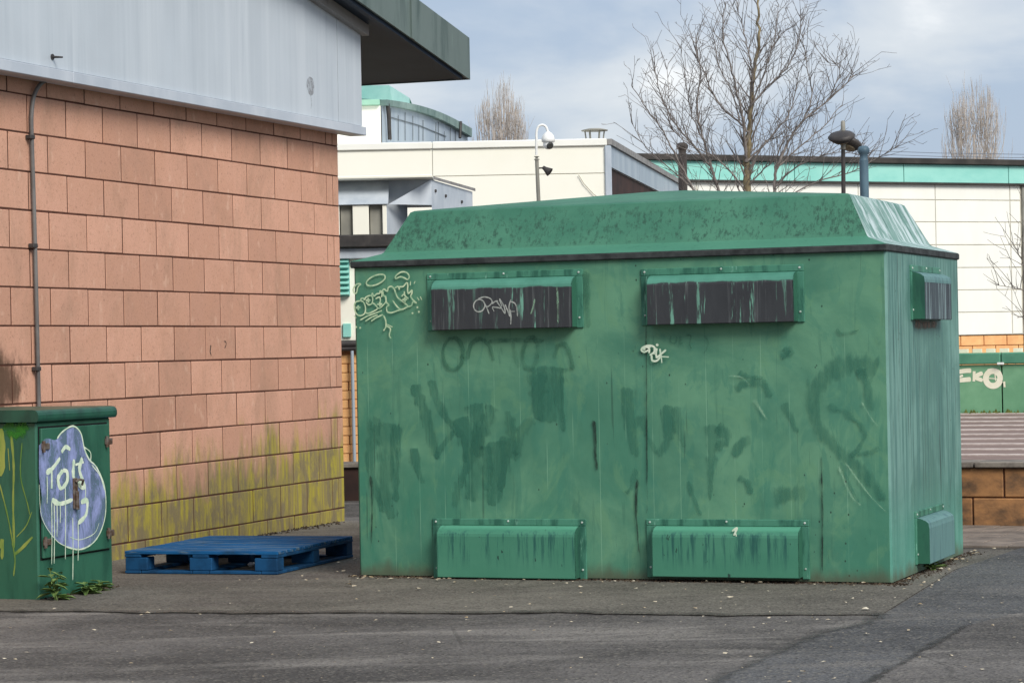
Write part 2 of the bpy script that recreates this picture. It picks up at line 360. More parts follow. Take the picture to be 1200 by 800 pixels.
M['grey_metal'] = plain('galvanised_sheet', lin(206, 213, 220), lin(180, 190, 200), (4, 4, 1.5), 0.45, 0.1, metal=0.15)
M['mint'] = plain('mint_fascia_paint', lin(160, 222, 209), lin(142, 210, 198), (1.5, 1.5, 3), 0.5)
M['mint_dk'] = plain('mint_louvre_paint', lin(116, 188, 180), lin(96, 168, 164), (1.5, 1.5, 3), 0.5)
M['dark_edge'] = plain('dark_roof_edge', lin(72, 68, 64), lin(52, 50, 48), (3, 3, 3), 0.7)
M['seam'] = plain('grey_seam', lin(196, 190, 174), lin(172, 168, 154), (3, 3, 3), 0.8)
M['hairline'] = plain('grey_hairline', lin(112, 120, 126), lin(92, 100, 106))
M['peach'] = plain('peach_block', lin(244, 192, 132), lin(232, 172, 116), (5, 5, 5), 0.9, 0.3, per_obj=0.12)
M['peach_mortar'] = plain('peach_mortar', lin(190, 130, 86, .9), lin(168, 112, 76, .9), (8, 8, 8), 0.95)
M['pale_roof'] = plain('pale_turquoise_roof', lin(168, 204, 200), lin(140, 184, 182), (2, 2, 2), 0.5)
M['verdigris'] = plain('verdigris_copper', lin(134, 156, 150), lin(96, 120, 116), (2.5, 2.5, 1.5), 0.6)
M['pale_verdigris'] = plain('pale_verdigris', lin(160, 206, 184), lin(140, 190, 168), (2.5, 2.5, 1.5), 0.6)
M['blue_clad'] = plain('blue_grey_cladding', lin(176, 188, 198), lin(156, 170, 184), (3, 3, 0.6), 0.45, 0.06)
M['white_metal'] = plain('white_powder_coat', lin(246, 246, 242), lin(236, 236, 232), rough=0.45)
M['lens'] = plain('dark_lens', lin(70, 70, 66), lin(46, 46, 44), rough=0.2, spec=0.6)
M['pole_grey'] = plain('pole_grey_paint', lin(150, 148, 138), lin(128, 126, 118), rough=0.55)
M['lamp_dark'] = plain('lamp_dark_metal', lin(74, 70, 68), lin(56, 54, 54), (9, 9, 9), 0.5)
M['lamp_lens'] = plain('lamp_lens_beige', lin(150, 136, 112), lin(120, 110, 92), rough=0.4)
M['post_blue'] = plain('blue_grey_post_paint', lin(92, 118, 132), lin(70, 92, 106), (6, 6, 2), 0.5)
M['post_brown'] = plain('grey_brown_post', lin(104, 96, 90), lin(78, 72, 70), (6, 6, 2), 0.6)
M['bark'] = plain('young_bark', lin(160, 146, 114, .9), lin(112, 100, 80, .85), (22, 22, 6), 0.9, 0.5)
M['twig'] = plain('grey_twig', lin(154, 146, 140, .9), lin(112, 104, 100, .9), (12, 12, 12), 0.9)
M['poplar'] = plain('pale_poplar_twig', lin(226, 216, 206), lin(200, 190, 180), (1, 1, 1), 0.9)
M['cable'] = plain('cable_grey', lin(120, 126, 136), lin(110, 116, 126))
M['brown_dark'] = plain('brown_stone_and_recess_shade', lin(70, 48, 42), lin(48, 36, 34), (3, 3, 3), 0.8)

M['brush'] = faded('brushed_over_paint', lin(60, 122, 102), 0.36, 0.68, 0.62, 13, 2.0)
M['brush_thin'] = faded('ghost_tag_and_smear_tone', lin(58, 112, 90), 0.4, 0.62, 0.6)
M['drip_black'] = faded('black_dribble', lin(30, 44, 40), 0.40, 0.60, 0.92, 55, 6)
M['scuff'] = faded('pale_scuff', lin(150, 190, 160), 0.42, 0.6, 0.6, 30, 12)

# ------------------------------------------------------------------ mesh building
class MB:
    def __init__(s): s.v = []; s.f = []; s.mi = []; s.sm = []; s.edge = []
    def add(s, verts, faces, mi=0, smooth=False, edge=None):
        o = len(s.v); s.v += [tuple(v) for v in verts]; s.edge += edge or [0.0] * len(verts)
        for f in faces: s.f.append([o + i for i in f]); s.mi.append(mi); s.sm.append(smooth)
        return s
    def box(s, x0, x1, y0, y1, z0, z1, mi=0):
        V = [(x, y, z) for z in (z0, z1) for y in (y0, y1) for x in (x0, x1)]
        return s.add(V, [(0, 2, 3, 1), (4, 5, 7, 6), (0, 1, 5, 4), (1, 3, 7, 5), (3, 2, 6, 7), (2, 0, 4, 6)], mi)
    def bbox(s, x0, x1, y0, y1, z0, z1, b=0.004, mi=0):
        """box with chamfered edges"""
        bm = bmesh.new(); bmesh.ops.create_cube(bm, size=1)
        for v in bm.verts:
            v.co = Vector((x0 + (v.co.x + .5) * (x1 - x0), y0 + (v.co.y + .5) * (y1 - y0), z0 + (v.co.z + .5) * (z1 - z0)))
        bmesh.ops.bevel(bm, geom=bm.edges[:], offset=b, segments=1, affect='EDGES', profile=0.5)
        bm.verts.index_update()
        s.add([v.co for v in bm.verts], [[v.index for v in f.verts] for f in bm.faces], mi); bm.free(); return s
    def prism(s, poly, axis, a, b, mi=0, smooth=False, caps=True):
        """closed polygon of 2D points pushed along an axis from a to b"""
        def pt(q, c): return {'x': (c, q[0], q[1]), 'y': (q[0], c, q[1]), 'z': (q[0], q[1], c)}[axis]
        n = len(poly); V = [pt(q, a) for q in poly] + [pt(q, b) for q in poly]
        s.add(V, [(i, (i + 1) % n, n + (i + 1) % n, n + i) for i in range(n)], mi, smooth)
        if caps: s.add(V, [list(range(n))[::-1], list(range(n, 2 * n))], mi)
        return s
    def tube(s, pts, rad, n=6, mi=0, cap=True, smooth=True):
        pts = [Vector(p) for p in pts]; k = len(pts)
        rad = rad if isinstance(rad, (list, tuple)) else [rad] * k
        V = []; prev = None
        for i, p in enumerate(pts):
            d = (pts[min(i + 1, k - 1)] - pts[max(i - 1, 0)])
            if d.length < 1e-9: d = Vector((0, 0, 1))
            d.normalize()
            a = prev - d * prev.dot(d) if prev is not None else d.orthogonal()
            if a.length < 1e-6: a = d.orthogonal()
            a.normalize(); prev = a; b = d.cross(a)
            for j in range(n):
                t = 2 * math.pi * j / n; V.append(p + (a * math.cos(t) + b * math.sin(t)) * rad[i])
        F = [(i * n + j, i * n + (j + 1) % n, (i + 1) * n + (j + 1) % n, (i + 1) * n + j) for i in range(k - 1) for j in range(n)]
        s.add(V, F, mi, smooth)
        if cap: s.add(V, [list(range(n))[::-1], list(range((k - 1) * n, k * n))], mi)
        return s
    def lathe(s, prof, n=16, c=(0, 0, 0), mi=0, smooth=True, axis=None):
        q = Vector((0, 0, 1)).rotation_difference(Vector(axis)) if axis else None
        V = []
        for r, z in prof:
            for j in range(n):
                t = 2 * math.pi * j / n; v = Vector((r * math.cos(t), r * math.sin(t), z))
                if q: v = q @ v
                V.append(v + Vector(c))
        F = [(i * n + j, i * n + (j + 1) % n, (i + 1) * n + (j + 1) % n, (i + 1) * n + j) for i in range(len(prof) - 1) for j in range(n)]
        s.add(V, F, mi, smooth); s.add(V, [list(range(n))[::-1], list(range((len(prof) - 1) * n, len(prof) * n))], mi)
        return s
    def build(s, name, mats, parent=None, loc=None):
        me = bpy.data.meshes.new(name); me.from_pydata(s.v, [], s.f)
        for mt in (mats if isinstance(mats, (list, tuple)) else [mats]): me.materials.append(mt)
        me.polygons.foreach_set('material_index', s.mi); me.polygons.foreach_set('use_smooth', s.sm); me.update()
        if any(s.edge): me.attributes.new('edge', 'FLOAT', 'POINT').data.foreach_set('value', s.edge)
        o = bpy.data.objects.new(name, me); COL.objects.link(o)
        if parent: o.parent = parent
        if loc is not None: o.location = loc
        return o

def tag(o, label=None, cat=None, group=None, kind=None):
    if label: o['label'] = label
    if cat: o['category'] = cat
    if group: o['group'] = group
    if kind: o['kind'] = kind
    return o
def thing(name, label, cat, loc=(0, 0, 0), rz=0.0, group=None):
    o = bpy.data.objects.new(name, None); COL.objects.link(o); o.location = loc; o.rotation_euler = (0, 0, rz)
    o.empty_display_size = 0.2
    return tag(o, label, cat, group)
def link_copy(o, parent=None, loc=None):
    c = o.copy(); COL.objects.link(c)
    if parent: c.parent = parent
    if loc is not None: c.location = loc
    return c

def smooth_line(pts, sub=5):
    pts = [Vector(p) for p in pts]
    if len(pts) < 3: return pts
    out = []
    for i in range(len(pts) - 1):
        p0 = pts[max(i - 1, 0)]; p1 = pts[i]; p2 = pts[i + 1]; p3 = pts[min(i + 2, len(pts) - 1)]
        for k in range(sub):
            t = k / sub
            out.append(0.5 * ((2 * p1) + (p2 - p0) * t + (2 * p0 - 5 * p1 + 4 * p2 - p3) * t * t + (3 * p1 - p0 - 3 * p2 + p3) * t ** 3))
    out.append(pts[-1]); return out

class Face2D:
    """a flat face of a thing: marks measured in the photograph become metres on that face"""
    def __init__(s, root_loc, rz, origin, ux, n):
        s.rot = Matrix.Rotation(rz, 3, 'Z'); s.inv = s.rot.inverted(); s.loc = Vector(root_loc)
        s.o = Vector(origin); s.ux = Vector(ux).normalized(); s.n = Vector(n).normalized(); s.uz = Vector((0, 0, 1))
        s.lift = 0.0016
    def local(s, px, py):
        h_ = hit(px, py, s.rot @ s.o + s.loc, s.rot @ s.n); return s.inv @ (h_ - s.loc)
    def uv(s, px, py):
        q = s.local(px, py) - s.o; return (q.dot(s.ux), q.z)
    def at(s, u, v, lift): return s.o + s.ux * u + s.uz * v + s.n * lift
    def stroke(s, mb, pts, wd, taper=0.0, curve=True, jit=0.0, mi=0):
        uv = [s.uv(*p) for p in pts]; L = smooth_line([(a, b, 0) for a, b in uv]) if curve else [Vector((a, b, 0)) for a, b in uv]
        k = len(L); V = []
        for i, p in enumerate(L):
            d = L[min(i + 1, k - 1)] - L[max(i - 1, 0)]
            if d.length < 1e-9: d = Vector((1, 0, 0))
            d.normalize(); nn = Vector((-d.y, d.x, 0)); t = i / max(1, k - 1)
            ww = wd / 2 * (1 - taper * t) * (1 + jit * mnoise.noise(Vector((p.x * 30, p.y * 30, 3))))
            if i in (0, k - 1): ww *= 0.6
            lf = s.lift + 0.0002 * t
            for sg in (-1, 0, 1): q = p + nn * ww * sg; V.append(s.at(q.x, q.y, lf))
        ed = [max(abs(j - 1.0), 1.0 if i in (0, k - 1) else 0.0) for i in range(k) for j in range(3)]
        mb.add(V, [(3 * i + j, 3 * i + j + 1, 3 * i + j + 4, 3 * i + j + 3) for i in range(k - 1) for j in (0, 1)], mi, False, ed)
        s.lift += 0.00012
    def fill(s, mb, pts, curve=True, mi=0):
        uv = [s.uv(*p) for p in pts]
        L = smooth_line([(a, b, 0) for a, b in uv + uv[:1]], 4)[:-1] if curve else [Vector((a, b, 0)) for a, b in uv]
        mb.add([s.at(p.x, p.y, s.lift) for p in L], [list(range(len(L)))], mi); s.lift += 0.00012
    def dot(s, mb, px, py, r, mi=0):
        u, v = s.uv(px, py); n = 8
        mb.add([s.at(u + r * math.cos(6.283 * j / n), v + r * math.sin(6.283 * j / n), s.lift) for j in range(n)], [list(range(n))], mi)
        s.lift += 0.00008

def zoomed(ox, oy, k):
    return lambda *pts: [(ox + x / k, oy + y / k) for x, y in pts]

# ================================================================== GROUND
g = MB(); g.add([(-700, -60, 0), (700, -60, 0), (700, 900, 0), (-700, 900, 0)], [(0, 1, 2, 3)])
tag(g.build('ground', M['asphalt_old']), kind='structure')

def sheet(name, pts, z, mt):
    pts = [Vector(p) for p in pts]
    o = MB().add([(p.x, p.y, z) for p in pts], [list(range(len(pts)))]).build(name, mt); return tag(o, kind='structure')
e0 = G(-160, 714); e1 = G(0, 716); e2 = G(300, 719); e3 = G(600, 718.5); e4 = G(820, 721); e5 = G(1032, 721)
e6 = G(1118, 668); e7 = G(1200, 642)
def wavy(pts, amp, seed):
    L = smooth_line([(p.x, p.y, 0) for p in pts], 22); out = []
    for i, p in enumerate(L):
        d = (L[min(i + 1, len(L) - 1)] - L[max(i - 1, 0)]).normalized(); nn = Vector((-d.y, d.x, 0))
        out.append(p + nn * amp * (mnoise.noise(Vector((p.x * 2.3, p.y * 2.3, seed))) + .5 * mnoise.noise(Vector((p.x * 9, p.y * 9, seed)))))
    return out
edge_a = wavy([e0, e1, e2, e3, e4, e5], .07, 1)
sheet('pavement', edge_a + [e6, Vector((3.05, 15.5, 0)), Vector((3.0, 17.2, 0)), Vector((-0.2, 17.6, 0)), Vector((-2.6, 21, 0)), Vector((-5, 16, 0))], 0.004, M['asphalt_apron'])
edge_b = wavy([G(815, 812), G(930, 757), e5 + Vector((0.02, 0, 0))], .06, 5)
sheet('road', edge_b + [e6 + Vector((.02, 0, 0)), e7, Vector((9.5, 14.2, 0)), Vector((9.5, 9.0, 0)), Vector((4, 7.5, 0))], 0.008, M['asphalt_new'])

sheet('road_patch', wavy([G(1012, 808), G(1070, 771), G(1132, 736)], .02, 8) + [G(1185, 722), G(1300, 712), G(1330, 812)], 0.0115, M['asphalt_old'])
# worn joint between the apron and the road, a ragged strip in the ground
def ragged_strip(pts, wd, z, name, mt, seed=1):
    rnd = random.Random(seed); L = smooth_line([(p.x, p.y, 0) for p in pts], 14) if len(pts) < 20 else pts; V = []
    for i, p in enumerate(L):
        d = (L[min(i + 1, len(L) - 1)] - L[max(i - 1, 0)]).normalized(); nn = Vector((-d.y, d.x, 0))
        j = nn * rnd.uniform(-.010, .010)
        for sg in (-1, 0, 1): q = p + j + nn * sg * wd * rnd.uniform(.5, 1.0); V.append((q.x, q.y, z))
    ed = [abs(k_ - 1.0) for _ in L for k_ in range(3)]
    return tag(MB().add(V, [(3 * i + k_, 3 * i + k_ + 1, 3 * i + k_ + 4, 3 * i + k_ + 3) for i in range(len(L) - 1) for k_ in (0, 1)], 0, False, ed).build(name, mt), kind='structure')
M['joint_dirt'] = faded('dirt_in_the_joint', lin(58, 53, 49), .38, .62, .62, 5, 5)
M['seam_dirt'] = faded('dirt_along_the_seam', lin(62, 60, 58), .38, .62, .4, 5, 5)
ragged_strip(edge_a, 0.075, 0.012, 'ground_joint', M['joint_dirt'])
ragged_strip([G(1012, 806), G(1070, 772), G(1132, 735)], 0.035, 0.0145, 'ground_joint', M['joint_dirt'], 4)
ragged_strip(edge_b, 0.06, 0.013, 'ground_joint', M['seam_dirt'], 6)

# ================================================================== TERRACOTTA BUILDING (left)
BR = 1.2247; W0 = Vector((-1.2739, 19.2971, 0))
bld = thing('brick_building', 'terracotta block building with grey cladding and dark roof overhang at left', 'building', W0, BR)
LEN, DEP = 13.0, 7.0           # local x runs away from the camera, local y into the building
b = MB(); b.box(-LEN, -0.006, 0.003, DEP, -0.1, 2.94); b.build('wall', M['mortar'], bld)
CS, BL, ZB, JT = 0.225, 0.451, 0.0972, 0.0135
def block_mesh(wd, hh):
    mb = MB(); mb.bbox(0, wd - JT, -0.0005, 0.04, 0, hh - JT + .004, 0.003); o = mb.build('block', M['block'], bld); return o
protos = {}
count = 0
rndb = random.Random(3)
rest = MB()
for k in range(-1, 13):
    z = ZB + k * CS; cuts = [0.0]
    if k % 2 == 0: cuts += [0.105, 0.222]
    while cuts[-1] < 8.2: cuts.append(cuts[-1] + BL)
    for i in range(len(cuts) - 1):
        wd = cuts[i + 1] - cuts[i]; hh = CS if k < 12 else 0.145
        key = (round(wd, 3), round(hh, 3))
        x = -cuts[i + 1] + JT / 2 - 0.0005 * (i == 0); zz = z + JT / 2
        jx = rndb.uniform(-.0015, .0015); jy = rndb.uniform(-.0012, .0)
        if cuts[i] > 7.4: rest.box(x, x + wd - JT, 0, 0.04, zz, zz + hh - JT); continue
        if key not in protos: o = protos[key] = block_mesh(*key)
        else: o = link_copy(protos[key], bld)
        o.location = (x + jx, jy, zz + rndb.uniform(-.001, .001)); o.rotation_euler = (0, rndb.uniform(-.0025, .0025), 0)
        count += 1
tag(rest.build('block', M['block'], bld), kind='stuff')
# cladding panels, cut to the roof slope along their tops
SL = 0.1616
def soff(x): return 3.724 - SL * (x - 0.15)          # underside of the roof at local x
for x0, x1 in ((-0.281, 0.155), (-5.3, -0.290), (-LEN, -5.304)):
    MB().prism([(x0, 2.955), (x1, 2.955), (x1, soff(x1) - .002), (x0, soff(x0) - .002)], 'y', -0.135, -0.02).build('cladding_panel', M['clad'], bld)
c = MB().prism([(-LEN, 2.952), (0.10, 2.952), (0.10, soff(.1) - .01), (-LEN, soff(-LEN) - .01)], 'y', -0.018, DEP); c.build('upper_wall', M['clad'], bld)
for x0, x1 in ((-4.25, 0.155), (-LEN, -4.256)):
    fl = MB(); fl.bbox(x0, x1 + (.012 if x1 > 0 else 0), -0.165, -0.03, 2.882, 2.947, 0.004); fl.build('flashing', M['flash'], bld)
MB().box(-LEN, 0.14, -0.03, 0.3, 2.90, 2.944).build('ledge', M['flash'], bld)
MB().prism([(-LEN, soff(-LEN) - .082), (0.19, soff(.19) - .082), (0.19, soff(.19) - .003), (-LEN, soff(-LEN) - .003)], 'y', -0.19, -0.1352).build('cornice', M['cornice'], bld)
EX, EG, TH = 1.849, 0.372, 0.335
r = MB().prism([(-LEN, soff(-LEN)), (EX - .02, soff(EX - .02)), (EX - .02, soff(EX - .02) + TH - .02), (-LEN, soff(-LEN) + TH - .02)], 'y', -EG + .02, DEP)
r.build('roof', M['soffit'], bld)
prev = EX
for x in (EX - 1.24, EX - 3.3, EX - 6.0, -LEN):
    f_ = MB().prism([(x + .006, soff(x + .006) - .004), (prev, soff(prev) - .004), (prev, soff(prev) + TH), (x + .006, soff(x + .006) + TH)], 'y', -EG, -EG + .0195)
    f_.build('fascia', M['copper'], bld); 
    if x > -LEN: MB().prism([(x - .03, soff(x - .03) - .008), (x + .03, soff(x + .03) - .008), (x + .03, soff(x + .03) + TH + .004), (x - .03, soff(x - .03) + TH + .004)], 'y', -EG - .012, -EG - .001).build('fascia_joint', M['copper'], bld)
    prev = x
MB().box(EX - .0195, EX, -EG + .021, DEP, soff(EX) - .004, soff(EX) + TH).build('fascia', M['copper'], bld)
MB().prism([(-LEN, soff(-LEN) - .03), (EX - .1, soff(EX - .1) - .03), (EX - .1, soff(EX - .1) - .001), (-LEN, soff(-LEN) - .001)], 'y', -EG + .03, -EG + .075).build('batten', M['soffit'], bld)
# cable pipe with clips, and the small spike on the cladding
wallF = Face2D(W0, BR, (0, 0, 0), (1, 0, 0), (0, -1, 0))
pl = MB(); q0 = wallF.uv(32, 112); q1 = wallF.uv(42, 480)
pl.tube(smooth_line([(q0[0] + .19, -.05, 2.905), (q0[0] + .10, -.035, 2.872), (q0[0] + .035, -.026, 2.80), (q0[0] + .006, -.024, 2.70), (q0[0], -.024, 2.55), ((q0[0] + q1[0]) / 2, -.024, 1.9), (q1[0], -.024, 0.3)], 4), 0.0125, 8)
pp = pl.build('conduit', M['pipe'], bld)
for py in (161, 288, 432):
    u, v = wallF.uv(31.5 + (py - 95) * .0268 - 1, py)
    cb = MB(); cb.bbox(u - .032, u + .02, -.04, -.004, v - .012, v + .012, .003); cb.build('clip', M['lamp_dark'], pp)
cladF = Face2D(W0, BR, (0, -0.135, 0), (1, 0, 0), (0, -1, 0))
u, v = cladF.uv(61, 67)
MB().tube([(u, -.134, v), (u + .01, -.2, v - .004)], [.008, .005], 6).tube([(u, -.134, v), (u, -.142, v)], .018, 8).build('spike', M['lamp_dark'], bld)
sm = MB(); cladF.fill(sm, [(362, 90), (366, 92), (368, 100), (367, 110), (363, 112), (360, 104), (359, 96)]); cladF.stroke(sm, [(364, 112), (365, 122), (364, 128)], .012, .8)
sm.build('smudge', faded('grey_smudge', lin(150, 152, 156), .45, .6, .8, 30, 20), bld)
for p_ in ([(236, 402), (237, 409)], [(247, 404), (246, 412), (248, 417)], [(262, 399), (265, 402), (263, 408)], [(258, 400), (266, 399)]): mk = MB(); wallF.stroke(mk, p_, .02, .5); mk.build('black_mark', M['drip_black'], bld)

# ================================================================== GREEN CONTAINER
CA = -0.36797; C0 = Vector((-0.882, 14.4821, 0)); CW, CD, CH = 3.036, 1.863, 1.732
box = thing('recycling_container', 'big dark green recycling container with hipped lid, covered in graffiti', 'container', C0, CA)
bd = MB()
V = [(0, 0, 0.012), (CW, 0, 0.012), (CW, CD, 0.012), (0, CD, 0.012), (0, 0, CH), (CW, 0, CH), (CW, CD, CH), (0, CD, CH)]
c_ = 0.012  # small rolled corner between front and end sheet
bd.add([(c_, 0, .012), (CW - c_, 0, .012), (CW - c_, 0, CH), (c_, 0, CH)], [(0, 1, 2, 3)], 0)
bd.add([(CW - c_, 0, .012), (CW, c_, .012), (CW, c_, CH), (CW - c_, 0, CH)], [(0, 1, 2, 3)], 1)
bd.add([(CW, c_, .012), (CW, CD, .012), (CW, CD, CH), (CW, c_, CH)], [(0, 1, 2, 3)], 1)
bd.add([(0, c_, .012), (c_, 0, .012), (c_, 0, CH), (0, c_, CH)], [(0, 1, 2, 3)], 0)
bd.add([(0, CD, .012), (0, c_, .012), (0, c_, CH), (0, CD, CH)], [(0, 1, 2, 3)], 1)
bd.add([(CW, CD, .012), (0, CD, .012), (0, CD, CH), (CW, CD, CH)], [(0, 1, 2, 3)], 0)
bd.add([(0, 0, .012), (CW, 0, .012), (CW, CD, .012), (0, CD, .012)], [(0, 3, 2, 1)], 0)
bd.build('body', [M['front'], M['side']], box)
# rubber-black edge trim under the lid
O = 0.011
tr = MB()
tr.bbox(-O, CW + O, -O - .012, CD + O, CH - .001, CH + .036, .006)
tr.build('edge_trim', M['trim'], box)
# lid: sloping ledge, steep hips, very shallow top
def ring(iu, iv, z): return [(-O + iu, -O - .01 + iv, z), (CW + O - iu, -O - .01 + iv, z), (CW + O - iu, CD + O - iv, z), (-O + iu, CD + O - iv, z)]
rings = [ring(0.002, 0.002, CH + .0362), ring(0.13, 0.145, 1.811), ring(0.140, 0.155, 1.819), ring(0.258, 0.272, 2.045), ring(0.275, 0.29, 2.054)]
lid = MB(); V = [p for rg in rings for p in rg] + [(CW * .5 - .08, CD * .52, 2.150), (CW * .5 + .14, CD * .52, 2.150)]
F0, F1 = [], []
for i in range(4):
    for j in range(4):
        f = (i * 4 + j, i * 4 + (j + 1) % 4, i * 4 + 4 + (j + 1) % 4, i * 4 + 4 + j)
        (F1 if j == 1 else F0).append(f)
t0 = 16
F0 += [(t0, t0 + 1, 21, 20), (t0 + 2, t0 + 3, 20, 21), (t0 + 3, t0, 20)]; F1 += [(t0 + 1, t0 + 2, 21)]
lid.add(V, F0, 0); lid.add(V, F1, 1); lid.build('lid', [M['roof'], M['sky_slope']], box)

def hatch(kind, u0, u1, z0, z1, on_side=False):
    """a raised frame plate and a rolled hood that stands off the sheet"""
    ax = 'y' if on_side else 'x'
    def q(d, z): return (CW + d, z) if on_side else (-d, z)
    fr = MB(); T = .010
    mg = 0.028 if on_side else 0.055; mr = 0.028 if on_side else 0.040
    def bar(a0, a1, b0, b1):
        if on_side: fr.bbox(CW - .004, CW + T, a0, a1, b0, b1, .003)
        else: fr.bbox(a0, a1, -T, .004, b0, b1, .003)
    bar(u0, u1, z1 - .036, z1); bar(u0, u0 + mg, z0, z1 - .0365); bar(u1 - mr, u1, z0, z1 - .0365)
    if on_side: fr.bbox(CW - .004, CW + .004, u0 + mg, u1 - mg, z0 + .01, z1 - .037, .001)
    else: fr.bbox(u0 + mg, u1 - mg, -.004, .004, z0 + .01, z1 - .037, .001)
    fo = fr.build('hatch_frame', M['frame'], box)
    D = .082 if not on_side else .075
    zt = z1 - .036; zb = z0 + (.006 if kind != 'low' else .014)
    prof = [(T * .5, zt)]
    for i in range(1, 7):
        a = i / 6 * math.pi / 2; prof.append((D - .03 * (1 - math.sin(a)) if i > 3 else .006 + (D - .03 - .006) * (i / 3.0) ** 1.0 + 0.004 * i, zt - .052 * (1 - math.cos(a))))
    prof = [(.004, zt), (.030, zt - .005), (.055, zt - .016), (.070, zt - .028), (D - .003, zt - .042), (D, zt - .056)]
    outer = prof + [(D, zb), (D - .004, zb - .004), (D - .008, zb), (D - .008, zt - .06), (.05, zt - .03), (.004, zt - .014)]
    hd = MB(); a0, a1 = u0 + mg - .002, u1 - mr + .002
    P_ = [q(d, z) for d, z in outer]
    if on_side: hd.prism(P_, ax, a0, a1, 0)
    else: hd.prism(P_, ax, a0, a1, 0)
    # end cheeks
    ch = [q(d, z) for d, z in prof[:-1]] + [q(D, zt - .056), q(D, zb), q(.004, zb)]
    for e0_, e1_ in ((a0 - .0015, a0 + .004), (a1 - .004, a1 + .0015)): hd.prism(ch, ax, e0_, e1_, 1)
    mats = {'up': [M['hood_black'], M['hood_side']], 'low': [M['hood_green'], M['hood_side']], 'sup': [M['dark_flap'], M['hood_side']], 'slow': [M['grey_flap'], M['hood_side']]}[kind]
    ho = hd.build('hatch_hood', mats, fo)
    if kind == 'sup':                     # bare blue-green rolled top above the dark flap
        tp = MB(); tp.prism([q(.001, zt + .002), q(.031, zt - .003), q(.056, zt - .0135), q(.072, zt - .026), q(D + .001, zt - .042), q(D + .0015, zt - .058), q(D + .0005, zt - .058), q(.0705, zt - .027)], ax, a0 - .001, a1 + .001)
        tp.build('hood_top', M['grey_flap'], fo)
    bolts = [(u0 + .022, z1 - .017), ((u0 + u1) / 2, z1 - .012), (u1 - .022, z1 - .017), (u0 + .022, z0 + .055), (u1 - .022, z0 + .055)]
    pr = None
    for bu, bz in bolts:
        if pr is None:
            mb = MB(); mb.lathe([(.0062, 0), (.0062, .0025), (.004, .0045)], 8, axis=(1, 0, 0) if on_side else (0, -1, 0)); pr = mb.build('bolt', M['bolt'], fo); o = pr
        else: o = link_copy(pr, fo)
        o.location = (CW + T, bu, bz) if on_side else (bu, -T, bz)
    return fo
hatch('up', 0.449, 1.366, 1.369, 1.687); hatch('up', 1.697, 2.597, 1.372, 1.676)
hatch('low', 0.454, 1.357, 0.002, 0.331); hatch('low', 1.700, 2.598, 0.022, 0.335)
hatch('sup', 0.56, 1.32, 1.374, 1.672, True); hatch('slow', 0.555, 1.285, 0.055, 0.342, True)

